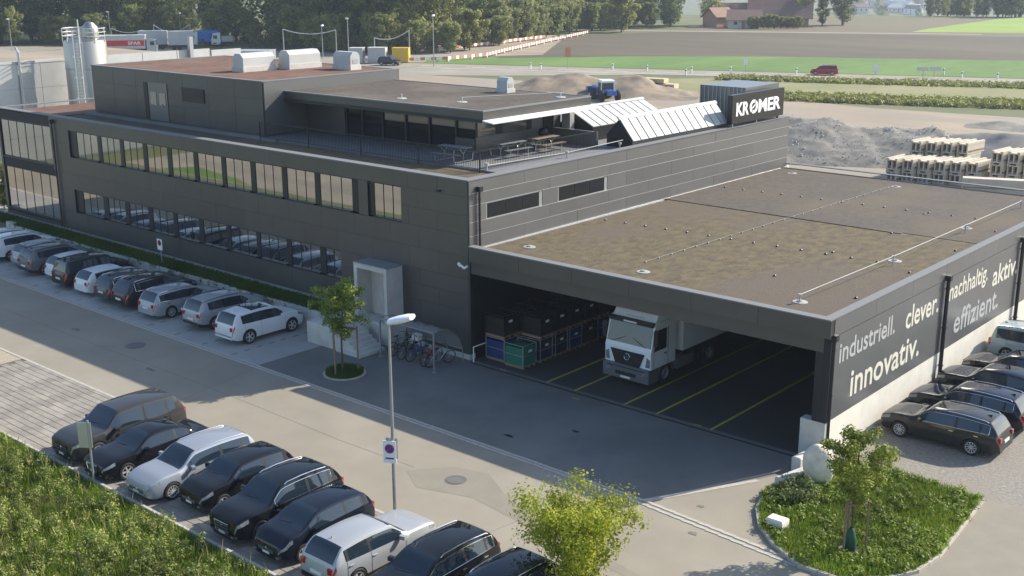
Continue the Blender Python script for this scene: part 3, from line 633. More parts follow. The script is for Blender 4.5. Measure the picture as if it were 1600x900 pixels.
# bicycle shelter
SH = thing('bicycle_shelter', 'small bicycle shelter with curved translucent roof on steel posts', 'shelter', (-1.8, -1.4, 0))
for x in (-3.65, 0.0):
    MB().bar((x, -2.45, 0), (x, -2.45, 1.92), .07).box(x - .1, x + .1, -2.55, -2.35, 0, .02).build('post', 'metal_galv', SH)
    arc = [(x, -2.45, 1.92), (x, -2.1, 1.98), (x, -1.6, 1.9), (x, -1.1, 1.62), (x, -.75, 1.22), (x, -.55, .7), (x, -.48, 0)]
    MB().tube(arc, .028).build('arched_rib', 'metal_galv', SH, smooth=True)
ag = bpy.data.materials.new('acrylic'); ag.use_nodes = True; b_ = ag.node_tree.nodes['Principled BSDF']; b_.inputs['Base Color'].default_value = (.5, .53, .55, 1); b_.inputs['Alpha'].default_value = .35; b_.inputs['Roughness'].default_value = .15; MATS['acrylic'] = ag
prof = [(-2.45, 1.93), (-2.1, 1.99), (-1.6, 1.91), (-1.1, 1.63), (-.75, 1.23), (-.55, .7)]
for a in range(4):
    x0, x1 = -3.62 + a * .905, -3.62 + a * .905 + .885
    m = MB(); n = len(prof)
    m.add([(x0, y, z) for y, z in prof] + [(x1, y, z) for y, z in prof], [(i, i + 1, n + i + 1, n + i) for i in range(n - 1)]); m.build('roof_sheet', 'acrylic', SH, smooth=True)
    MB().tube([(x1 + .01, y, z + .01) for y, z in prof], .014).build('rib', 'metal_galv', SH)
MB().bar((-3.65, -2.45, 1.93), (0, -2.45, 1.93), .07).build('beam', 'metal_galv', SH); MB().bar((-3.65, -.55, .7), (0, -.55, .7), .05).build('beam', 'metal_galv', SH)
for k in range(6):
    x = -3.2 + k * .55; MB().tube([(x, -.6, .03), (x, -1.6, .03)], .018).tube([(x + .12, -.6, .03), (x + .12, -1.6, .03)], .018).build('wheel_slot', 'metal_galv', SH)
def bicycle(x, y, yaw, lean, mt, label, basket=None):
    t = thing('bicycle', label, 'bicycle', (x, y, .01), yaw, 'bicycles under the shelter'); t.rotation_euler = (lean, 0, yaw)
    for wx in (-.53, .53):
        a = [(wx + .33 * math.cos(i * math.pi / 9), 0, .345 + .33 * math.sin(i * math.pi / 9)) for i in range(19)]
        w = MB().tube(a, .022, 6).build('wheel', 'tyre', t, smooth=True, local=True)
        s = MB()
        for i in range(8): q = i * math.pi / 8; s.bar((wx + .31 * math.cos(q), 0, .345 + .31 * math.sin(q)), (wx - .31 * math.cos(q), 0, .345 - .31 * math.sin(q)), .005)
        s.cyl((wx, -.04, .345), (wx, .04, .345), .03, n=8).build('spokes', 'metal_galv', w, local=True)
    MB().tube([(-.53, 0, .345), (-.05, 0, .30), (.33, 0, .72), (-.18, 0, .80), (-.05, 0, .30)], .022).tube([(-.53, 0, .345), (-.18, 0, .80), (-.22, 0, .92)], .018).build('frame', mt, t, smooth=True, local=True)
    MB().tube([(.53, 0, .345), (.36, 0, .78), (.32, 0, .98)], .02).build('fork', mt, t, smooth=True, local=True)
    MB().tube([(.22, -.3, 1.0), (.34, -.1, 1.02), (.34, .1, 1.02), (.22, .3, 1.0)], .016).build('handlebar', 'black', t, smooth=True, local=True)
    MB().extr([(-.34, -.07, .95), (-.34, .07, .95), (-.1, .02, .95), (-.1, -.02, .95)], (0, 0, -.05)).build('saddle', 'black', t, local=True)
    MB().cyl((-.05, -.03, .3), (-.05, .03, .3), .09, n=14).bar((-.05, .06, .3), (.09, .06, .22), .02).bar((-.05, -.06, .3), (-.19, -.06, .38), .02).build('crank', 'metal_galv', t, local=True)
    if basket: MB().box(.38, .7, -.2, .2, .74, 1.02).build('basket', basket, t, local=True)
bicycle(-.55, -1.55, math.radians(78), .18, 'metal_galv', 'silver white bicycle nearest the shelter end post')
bicycle(-1.0, -1.6, math.radians(97), -.1, 'red', 'dark red bicycle left of the silver one under the shelter')
bicycle(-1.95, -1.55, math.radians(86), .12, 'sign_blue', 'blue bicycle in the middle of the shelter')
bicycle(-2.55, -1.6, math.radians(94), .05, 'trim_dark', 'dark bicycle with pale crate on its handlebar under the shelter', 'plate')
bicycle(-3.2, -1.5, math.radians(88), -.08, 'black', 'black bicycle at the stair end of the shelter')
# motorcycle
t = thing('motorcycle', 'dark motorcycle parked between silver estate and silver SUV', 'motorcycle', (-16.1, -4.3, .01), math.radians(84))
for wx in (-.68, .68):
    w = MB().lathe([(.2, -.05), (.27, -.06), (.31, -.03), (.31, .03), (.27, .06), (.2, .05)], (wx, 0, .31), 20, 'y', True).build('wheel', 'tyre', t, smooth=True, local=True)
    MB().lathe([(.2, .02), (.05, .03), (.05, -.03), (.2, -.02)], (wx, 0, .31), 14, 'y').build('rim', 'rim', w, local=True)
MB().obox((.0, 0, .45), (.5, .28, .36), Matrix.Rotation(.2, 3, 'Y')).build('engine', 'metal_galv', t, local=True)
MB().lathe([(.0, -.3), (.12, -.26), (.17, 0), (.13, .25), (0, .3)], (.18, 0, .80), 12, 'x').build('tank', 'paint_black', t, smooth=True, local=True)
MB().extr([(-.75, -.12, .86), (-.1, -.13, .80), (-.1, .13, .80), (-.75, .12, .86)], (0, 0, -.12)).build('seat', 'black', t, local=True)
MB().tube([(.68, .1, .31), (.42, .1, .95)], .03).tube([(.68, -.1, .31), (.42, -.1, .95)], .03).build('fork', 'chrome', t, local=True)
MB().tube([(.3, -.38, 1.02), (.42, -.15, 1.0), (.42, .15, 1.0), (.3, .38, 1.02)], .02).build('handlebar', 'black', t, smooth=True, local=True)
MB().cyl((.55, 0, .86), (.66, 0, .85), .1, .09, n=14).build('headlight', 'car_light', t, local=True)
MB().tube([(.1, -.16, .3), (-.5, -.18, .3), (-.8, -.18, .42)], .05).build('exhaust', 'chrome', t, smooth=True, local=True)
MB().box(-.95, -.93, -.1, .1, .55, .68).build('number_plate', 'plate', t, local=True)
# ================================================================== roof things
RL = thing('terrace_railing', 'thin dark bar railing round the roof terrace', 'railing', (-10, 3.1, 8.5))
MB().bar((-19.6, 3.15, 9.5), (-2.1, 3.05, 9.5), .032).bar((-2.1, 3.05, 9.5), (-1.9, 12.4, 9.5), .032).bar((-19.6, 3.15, 8.62), (-2.1, 3.05, 8.62), .03).bar((-2.1, 3.05, 8.62), (-1.9, 12.4, 8.62), .03).build('rail', 'trim_dark', RL)
m = MB()
for k in range(146): x = -19.6 + k * .12; m.bar((x, 3.15 - .1 * k / 146, 8.6), (x, 3.15 - .1 * k / 146, 9.5), .016)
for k in range(78): y = 3.05 + k * .12; m.bar((-2.1 + .2 * k / 78, y, 8.6), (-2.1 + .2 * k / 78, y, 9.5), .016)
m.build('bars', 'trim_dark', RL)['kind'] = 'stuff'
for x in (-19.6, -15.2, -10.8, -6.4, -2.1): MB().bar((x, 3.1, 8.42), (x, 3.1, 9.5), .045).build('post', 'trim_dark', RL)
def picnic(x, y, rz, label, pale):
    t = thing('picnic_table', label, 'picnic table', (x, y, 8.52), rz, 'picnic tables on the roof terrace')
    for k in range(4): MB().box(-.95, .95, -.36 + k * .185, -.36 + k * .185 + .165, .71, .745).build('board', pale, t, local=True)
    for s in (-1, 1):
        for k in range(2): MB().box(-.95, .95, s * .7 + (k - 1) * .15, s * .7 + (k - 1) * .15 + .135, .42, .45).build('bench_board', pale, t, local=True)
    for xx in (-.65, .65): MB().tube([(xx, -.78, .42), (xx, -.72, .02), (xx, 0, .02), (xx, .72, .02), (xx, .78, .42)], .025).tube([(xx, -.3, .7), (xx, .0, .4), (xx, .3, .7)], .025).tube([(xx, 0, .4), (xx, 0, .02)], .025).build('leg', 'metal_zinc', t, smooth=True, local=True)
picnic(-5.3, 4.6, .05, 'grey picnic table left of the pavilion corner on the terrace', 'terrace')
picnic(-4.1, 7.6, 1.5, 'picnic table with pale legs on the sunny side of the terrace', 'terrace')
picnic(-3.9, 10.2, 1.55, 'brownish picnic bench table further along the sunny terrace', 'stake')
t = thing('kettle_grill', 'black kettle barbecue beside the terrace door', 'barbecue', (-5.1, 11.6, 8.52))
MB().lathe([(0.001, .5), (.2, .52), (.29, .68), (.29, .74), (.24, .92), (.08, 1.0), (.001, 1.0)], n=16).build('bowl', 'black', t, smooth=True, local=True)
for a in range(3): MB().bar((.1 * math.cos(a * 2.1), .1 * math.sin(a * 2.1), .56), (.3 * math.cos(a * 2.1), .3 * math.sin(a * 2.1), 0), .025).build('leg', 'metal_galv', t, local=True)
def hvac(x, y, w, d, h, z, label, mt='seam_white', rz=0):
    t = thing('ventilation_unit', label, 'ventilation unit', (x, y, z), rz, 'ventilation hoods on the roofs')
    MB().box(-w / 2 - .06, w / 2 + .06, -d / 2 - .06, d / 2 + .06, 0, h * .28).build('base', 'concrete_wall', t, local=True)
    MB().extr([(-w / 2, -d / 2, h * .281), (-w / 2, -d / 2, h * .78), (-w / 2, -d / 4, h), (-w / 2, d / 4, h), (-w / 2, d / 2, h * .78), (-w / 2, d / 2, h * .281)][::-1], (w, 0, 0)).build('hood', mt, t, local=True)
    MB().box(w / 2, w / 2 + .015, -d * .3, d * .3, h * .35, h * .6).build('grille', 'metal_galv', t, local=True)
hvac(-26.6, 8.2, 2.5, 1.1, 1.15, 11.74, 'white sheet metal ventilation hood, left of the pair on the red gravel roof', rz=math.pi / 2)
hvac(-25.9, 11.4, 2.6, 1.1, 1.2, 11.74, 'white sheet metal ventilation hood, right of the pair on the red gravel roof', rz=math.pi / 2)
hvac(-22.6, 12.6, 1.7, .8, 1.15, 11.74, 'small grey ventilation hood near the back corner of the red gravel roof')
hvac(-9.2, 13.1, .8, .6, .9, 11.06, 'small pale ventilation box at the back of the pavilion roof')
CB = thing('lifeline_cable', 'pale safety cable on short posts over the pavilion roof', 'cable', (-8, 8, 11.06))
pts = [(-11.5, 6.9, 11.35), (-7.6, 7.7, 11.35), (-4.9, 12.9, 11.35)]
MB().tube([(-7.6, 7.7, 11.35), (-4.9, 13.2, 11.35)], .022).build('cable', 'seam_white', CB)
for x, y, z in pts: MB().cyl((x, y, 11.08), (x, y, z), .04, n=8).lathe([(.3, .02), (.28, .04), (.001, .05)], (x, y, 11.08), 14).build('anchor_post', 'seam_white', CB)
m = MB().tube([(-2.0, 3.5, 8.75), (-1.3, 9.0, 8.8), (-.9, 13.4, 9.0)], .02)
CB2 = thing('terrace_cable', 'white cable running along the roof edge beside the terrace railing', 'cable', (-1.4, 8, 8.42)); m.build('cable', 'seam_white', CB2)
for x, y in ((-2.0, 3.5), (-1.3, 9.0), (-.95, 13.2)): MB().cyl((x, y, 8.42), (x, y, 8.85), .04, n=8).cyl((x, y, 8.78), (x, y, 8.88), .09, n=8).build('anchor_post', 'seam_white', CB2)
# ================================================================== truck in the hall
T = thing('truck', 'white articulated lorry with grey bumper standing in the loading hall', 'truck', (7.8, 2.0, .01), 0)
tw = 1.24
def tx(m, n, mt, par=T, sm=False): return m.build(n, mt, par, smooth=sm, local=True)
# cab: local y to the back (0 = front)
side = [(.0, .95), (-.02, 1.75), (.06, 1.95), (.30, 2.95), (.42, 3.05), (1.95, 3.05), (1.95, .95)]
tx(MB().extr([(-tw, y, z) for y, z in side], (2 * tw, 0, 0)), 'cab', 'white_paint')
tx(MB().extr([(-tw * .93, y, z) for y, z in [(.45, 3.05), (.62, 3.28), (1.05, 3.72), (1.75, 3.78), (1.75, 3.05)]], (2 * tw * .93, 0, 0)), 'roof_spoiler', 'white_paint')
tx(MB().box(-.5, .5, .50, .72, 3.08, 3.13), 'roof_hatch', 'car_trim')
tx(MB().extr([(-tw + .06, .045, 1.93), (tw - .06, .045, 1.93), (tw - .1, .275, 2.86), (-tw + .1, .275, 2.86)], (0, -.02, .005)), 'windscreen', 'car_glass')
tx(MB().box(-tw + .05, tw - .05, .12, .40, 2.88, 3.04), 'sun_visor', 'car_trim')
tx(MB().extr([(-tw - .004, .28, 1.85), (-tw - .004, 1.15, 1.85), (-tw - .004, 1.15, 2.65), (-tw - .004, .42, 2.65)][::-1], (.012, 0, 0)), 'side_window', 'car_glass')
sw = tx(MB().extr([(tw - .008, .26, 1.75), (tw - .008, 1.2, 1.75), (tw - .008, 1.2, 2.7), (tw - .008, .40, 2.7)], (.016, 0, 0)), 'side_window', 'car_glass')
tx(MB().extr([(-.92, -.03, 1.62), (.92, -.03, 1.62), (.66, -.03, .98), (-.66, -.03, .98)][::-1], (0, -.03, 0)), 'grille', 'black')
for k in range(4): tx(MB().box(-.86 + k * .05, .86 - k * .05, -.075, -.06, 1.50 - k * .14, 1.53 - k * .14), 'grille_bar', 'car_trim')
mb = MB(); a_ = [(.15 * math.cos(i * math.pi / 8), -.085, 1.36 + .15 * math.sin(i * math.pi / 8)) for i in range(17)]; mb.tube(a_, .016, 5)
for k in range(3): q = math.pi / 2 + k * 2 * math.pi / 3; mb.bar((0, -.085, 1.36), (.14 * math.cos(q), -.085, 1.36 + .14 * math.sin(q)), .022)
tx(mb, 'badge', 'chrome')
for s in (-1, 1):
    tx(MB().bar((s * .9, .02, 1.93), (s * .15, .12, 2.25), .03), 'wiper', 'car_trim')
    tx(MB().box(min(s * 1.245, s * 1.262), max(s * 1.245, s * 1.262), .2, .22, .98, 2.75).box(min(s * 1.245, s * 1.262), max(s * 1.245, s * 1.262), 1.3, 1.32, .98, 2.75), 'door_seam', 'car_trim')
    tx(MB().box(min(s * 1.262, s * 1.28), max(s * 1.262, s * 1.28), 1.02, 1.2, 1.5, 1.56), 'door_handle', 'car_trim')
tx(MB().box(-.35, .35, .10, .13, 2.92, 3.0), 'name_strip', 'plate')
tx(MB().box(-1.0, 1.0, -.175, -.155, .84, .88), 'bumper_line', 'car_trim')
tx(MB().bbox(-tw - .01, tw + .01, -.16, .62, .32, .97, .03), 'bumper', 'paint_grey')
tx(MB().box(-.55, .55, -.18, -.155, .5, .66), 'air_intake', 'black')
for s in (-1, 1):
    tx(MB().extr([(s * .80, -.175, .62), (s * 1.15, -.175, .60), (s * 1.18, -.175, .78), (s * .86, -.175, .80)][::s], (0, .03, 0)), 'headlight', 'car_light')
    tx(MB().extr([(s * .98, -.045, 1.05), (s * 1.2, -.03, 1.05), (s * 1.2, -.03, 1.42), (s * 1.04, -.045, 1.5)][::s], (0, .03, 0)), 'headlight', 'car_light')
    tx(MB().box(min(s * 1.28, s * 1.5), max(s * 1.28, s * 1.5), .1, .28, 2.05, 2.75).bar((s * tw, .3, 2.75), (s * 1.4, .2, 2.7), .04), 'mirror', 'car_trim')
    tx(MB().box(min(s * tw, s * (tw + .02)), max(s * tw, s * (tw + .02)), .2, 1.3, .98, 1.72), 'door', 'white_paint')
    for y in (1.25, 4.9):
        w = tx(MB().lathe([(.30, -.14), (.36, -.15), (.48, -.15), (.51, -.1), (.51, .1), (.48, .15), (.36, .15), (.30, .14)], (s * 1.05, y, .51), 26, 'x', True), 'wheel', 'tyre', sm=True)
        MB().lathe([(.31, .10 * s), (.27, .13 * s), (.24, .02 * s), (.14, .02 * s), (.12, .13 * s), (.001, .14 * s)], (s * 1.05, y, .51), 18, 'x').build('rim', 'metal_galv', w, smooth=True, angle=30, local=True)
    m = MB(); pr = [(1.25 + .62 * math.cos(q * math.pi / 8), .51 + .62 * math.sin(q * math.pi / 8)) for q in range(9)]; n = 9
    m.add([(s * .86, y, z) for y, z in pr] + [(s * 1.26, y, z) for y, z in pr], [(i, i + 1, n + i + 1, n + i) for i in range(8)]); tx(m, 'mudguard', 'paint_grey')
    tx(MB().box(min(s * .75, s * 1.2), max(s * .75, s * 1.2), 2.2, 3.6, .45, .95), 'fuel_tank', 'metal_galv')
tx(MB().box(-.45, .45, .6, 7.0, .75, .98), 'chassis', 'car_trim')
tx(MB().box(-.26, .26, -.185, -.163, .38, .47), 'number_plate', 'plate')
TR = tx(MB().bbox(-1.25, 1.25, 2.55, 15.5, 1.25, 3.95, .03), 'trailer_box', 'white_paint')
MB().box(1.251, 1.262, 3.2, 4.3, 2.35, 3.45).build('logo', 'sign_blue', TR, local=True); MB().box(1.252, 1.264, 4.0, 4.5, 2.6, 3.3).build('logo', 'plate', TR, local=True)
MB().box(1.251, 1.26, 5.0, 12.0, 2.0, 2.25).build('stripe', 'paint_grey', TR, local=True)
tx(MB().box(-1.2, 1.2, 2.6, 15.4, 1.0, 1.24), 'trailer_frame', 'car_trim')
for y in (11.2, 12.5, 13.8):
    for s in (-1, 1): tx(MB().lathe([(.30, -.16), (.5, -.16), (.5, .16), (.30, .16)], (s * 1.05, y, .5), 20, 'x', True), 'wheel', 'tyre', sm=True)
# ================================================================== mesh pallet boxes in the hall
random.seed(5); nb = 0
desc = {'bluegreen_box': 'green', 'blue_box': 'bright blue', 'navy_box': 'dark blue', 'black': 'black'}
def crate(x, y, z, mt, label):
    t = thing('pallet_cage', label, 'pallet cage', (x, y, z), random.uniform(-.04, .04), 'cage pallets stacked in the loading hall')
    for k in range(3): MB().box(-.58, .58, -.46 + k * .40, -.36 + k * .40, .0, .09).build('runner', 'wood', t, local=True)
    MB().box(-.6, .6, -.5, .5, .09, .13).build('deck', 'wood', t, local=True)
    MB().box(-.55, .55, -.45, .45, .131, .98).build('liner', mt, t, local=True)
    m = MB()
    for xx in (-.58, .58):
        for yy in (-.48, .48): m.bar((xx, yy, .13), (xx, yy, 1.15), .04)
    for zz in (.62, 1.13): m.bar((-.58, -.48, zz), (.58, -.48, zz), .03).bar((.58, -.48, zz), (.58, .48, zz), .03).bar((-.58, .48, zz), (.58, .48, zz), .03)
    m.build('cage_frame', 'metal_galv' if mt != 'black' else 'trim_dark', t, local=True)
    MB().box(.585, .595, -.1, .15, .75, .87).build('tag', 'plate', t, local=True)
crate(2.32, .98, .01, 'bluegreen_box', 'green cage pallet at the front of the stack in the hall')
crate(1.0, 1.15, .01, 'blue_box', 'blue cage pallet left of the green one in the hall')
rw_ = ['one', 'two', 'three', 'four', 'five', 'six']; cn_ = ['left', 'right']
for r, (yy, mts) in enumerate([(2.2, ['navy_box', 'navy_box']), (3.35, ['blue_box', 'navy_box']), (4.5, ['navy_box', 'blue_box']), (5.65, ['navy_box', 'black']), (6.8, ['navy_box', 'blue_box'])]):
    for c_, mt in enumerate(mts): crate(1.0 + c_ * 1.32, yy, .01, mt, '%s cage pallet on the floor, row %s behind the green cage, %s column' % (desc[mt], rw_[r], cn_[c_]))
for r, yy in enumerate([1.12, 2.25, 3.4, 4.55, 5.7, 6.85]):
    for c_ in range(2):
        if r == 0 and c_ == 1: continue
        crate(1.0 + c_ * 1.32, yy, 1.18, 'black', 'black cage pallet stacked on top, row %s from the hall entrance, %s column' % (rw_[r], cn_[c_]))
for k, (x, y, h) in enumerate([(3.9, 9.5, 3.6), (5.4, 10.5, 3.9)]):
    t = thing('storage_rack', ('dark tall storage rack behind the cage pallets', 'dark tall storage rack left of the lorry')[k], 'storage rack', (x, y, .01))
    for sx in (-.6, .6):
        for sy in (-.5, .5): MB().bar((sx, sy, 0), (sx, sy, h), .08).build('upright', 'trim_dark', t, local=True)
    for z in (.2, 1.3, 2.4, h - .1):
        MB().box(-.64, .64, -.54, .54, z, z + .06).build('shelf', 'trim_dark', t, local=True); MB().box(-.5, .5, -.45, .45, z + .06, z + .85).build('carton', 'black', t, local=True)
t = thing('guard_rail', 'small pale steel guard rail at the hall wall', 'guard rail', (.5, .8, 0)); MB().tube([(.35, -.15, 0), (.35, -.15, .75), (.35, 1.0, .75), (.35, 1.0, 0)], .035).build('hoop', 'white_paint', t, smooth=True)
# ================================================================== lamps, signs
def lamp(x, y, h, label, hl=.9, ang=.35, group=None, r=.075):
    t = thing('street_lamp', label, 'street lamp', (x, y, 0), 0, group)
    MB().cyl((0, 0, 0), (0, 0, h), r, r * .55, n=12).build('pole', 'metal_galv', t, smooth=True, local=True)
    m = MB().lathe([(.001, -.5), (.32, -.45), (.42, -.1), (.42, .25), (.3, .5), (.001, .55)], (0, 0, 0), 14, 'x')
    R_ = Matrix.Rotation(ang, 3, 'Z') @ Matrix.Rotation(-.28, 3, 'Y'); hb = MB(); hb.add([Vector((0, 0, h + .05)) + R_ @ Vector((v[0] * hl + hl * .5, v[1] * .75, v[2] * .30)) for v in m.v], m.f)
    hb.build('lamp_head', 'sign_white' if False else 'white_paint', t, smooth=True, local=True); return t
lamp(9.29, -13.75, 6.95, 'tall grey street lamp with white head in front of the bicycle shelter')
def plate_disc(par, c, ax, r, mats):
    """round no-stopping disc: mats = outer, inner"""
    m = MB().lathe([(.001, .004), (r, .004), (r, 0)], n=22); R_ = ax.to_track_quat('Z', 'Y').to_matrix()
    def put(mm, name, mat, o): b = MB(); b.add([Vector(c) + ax * o + R_ @ Vector(v) for v in mm.v], mm.f); b.build(name, mat, par, local=True)
    put(m, 'disc', mats[0], .0); put(MB().lathe([(.001, .004), (r * .78, .004), (r * .78, 0)], n=22), 'disc_face', mats[1], .003)
    put(MB().obox((0, 0, .004), (r * 1.7, r * .2, .004), Matrix.Rotation(.8, 3, 'Z')), 'disc_bar', mats[0], .006)
t = thing('no_parking_sign', 'white no parking plate with blue and red disc fixed to the street lamp', 'sign', (9.2, -13.77, 2.0), 0)
nrm = Vector((.45, -.89, 0)).normalized(); up = Vector((0, 0, 1)); sd = nrm.cross(up)
Rm = Matrix((sd, up, nrm)).transposed()
MB().obox(nrm * .12 + Vector((0, 0, .4)), (.46, .80, .02), Rm).build('plate', 'white_paint', t, local=True)
plate_disc(t, nrm * .131 + Vector((0, 0, .52)), nrm, .17, ('red', 'sign_blue'))
MB().obox(nrm * .133 + Vector((0, 0, .17)), (.3, .05, .004), Rm).build('print_line', 'trim_dark', t, local=True)
MB().obox(-nrm * .12 + Vector((-.12, .1, .38)), (.42, .74, .02), Rm).build('back_plate', 'metal_galv', t, local=True)
t = thing('traffic_sign', 'sign on grey post seen from behind at the weedy edge of the car park', 'sign', (-.75, -19.3, 0))
MB().cyl((0, 0, 0), (0, 0, 2.6), .04, n=10).build('post', 'metal_galv', t, smooth=True, local=True)
MB().obox((-.14, -.08, 2.02), (.50, .98, .02), Matrix((Vector((.80, .6, 0)), Vector((0, 0, 1)), Vector((.6, -.8, 0)))).transposed()).build('plate', 'metal_zinc', t, local=True)
t = thing('parking_sign', 'small white sign with red ringed disc on the lawn strip', 'sign', (-24.6, -1.0, .85))
MB().cyl((0, 0, 0), (0, 0, 1.55), .03, n=8).build('post', 'metal_galv', t, local=True)
MB().box(-.26, .26, -.06, -.04, .95, 1.62).build('plate', 'white_paint', t, local=True)
plate_disc(t, (0, -.062, 1.38), Vector((0, -1, 0)), .18, ('red', 'paint_charcoal'))
t = thing('boulder', 'large pale rounded boulder at the corner of the planted bed', 'boulder', (19.15, -2.0, 0))
bmx = bmesh.new(); bmesh.ops.create_icosphere(bmx, subdivisions=4, radius=1)
for v in bmx.verts:
    n_ = noise.noise(v.co * 1.3) * .10 + noise.noise(v.co * 4) * .03; v.co *= 1 + n_; v.co.x *= .60; v.co.y *= .46; v.co.z *= .80; v.co.z += .74
me = bpy.data.meshes.new('stone'); bmx.to_mesh(me); bmx.free(); me.materials.append(MATS['boulder']); me.polygons.foreach_set('use_smooth', [True] * len(me.polygons)); link('stone', me, t)
tag(MB().bbox(-.32, .32, -.24, .24, -.02, .42, .05).build('stone_block', 'concrete_white'), 'square white stone block at the rim of the corner bed', 'stone block').location = (19.75, -6.1, .0)
for (x, y, l, h, r), lb in zip(((18.1, -.75, 1.5, .55, 1.45), (18.35, -2.3, 1.6, .32, 1.35)), ('pale stone block step beside the hall corner, upper one', 'lower sloping stone step in front of the boulder')):
    o = MB().bbox(-l / 2, l / 2, -.2, .2, 0, h, .04).build('stone_step', 'concrete_wall'); o.location = (x, y, 0); o.rotation_euler = (0, 0, r); tag(o, lb, 'stone step')
# ================================================================== cars
CIDX = ['body', 'windscreen', 'rear_window', 'side_window', 'pillar_trim', 'headlight', 'tail_light', 'sill', 'wheel_arch', 'roof_window']
CMAT = {'windscreen': 'car_glass', 'rear_window': 'car_glass', 'side_window': 'car_glass', 'pillar_trim': 'car_trim', 'headlight': 'car_light', 'tail_light': 'tail_red', 'sill': 'car_trim', 'wheel_arch': 'black', 'roof_window': 'car_glass'}
def wheel_meshes(r, w, spokes, dark):
    t = MB().lathe([(r * .62, -w * .42), (r * .72, -w * .5), (r * .93, -w * .5), (r, -w * .36), (r, w * .36), (r * .93, w * .5), (r * .72, w * .5), (r * .62, w * .42)], n=28, axis='y', close=True).mesh('wheel', 'tyre', True, 50)
    m = MB(); m.lathe([(r * .70, w * .30), (r * .70, w * .47), (r * .62, w * .47), (r * .60, w * .30)], n=28, axis='y')
    m.lathe([(.001, w * .43), (r * .15, w * .43), (r * .17, w * .36), (r * .17, w * .2)], n=12, axis='y')
    for k in range(spokes):
        a = 2 * math.pi * k / spokes; R_ = Matrix.Rotation(a, 3, 'Y')
        m.obox(R_ @ Vector((r * .38, w * .36, 0)), (r * .5, w * .12, r * (.17 if spokes <= 6 else .09)), R_)
    rim = m.mesh('rim', 'rim_dark' if dark else 'rim', True, 40)
    bk = MB().lathe([(r * .68, w * .2), (.001, w * .2)], n=20, axis='y').mesh('backing_disc', 'black')  # shade between the spokes is put in as a black backing disc
    bk2 = MB().lathe([(.001, -w * .3), (r * .68, -w * .3)], n=20, axis='y').mesh('backing_disc', 'black')
    return t, rim, bk
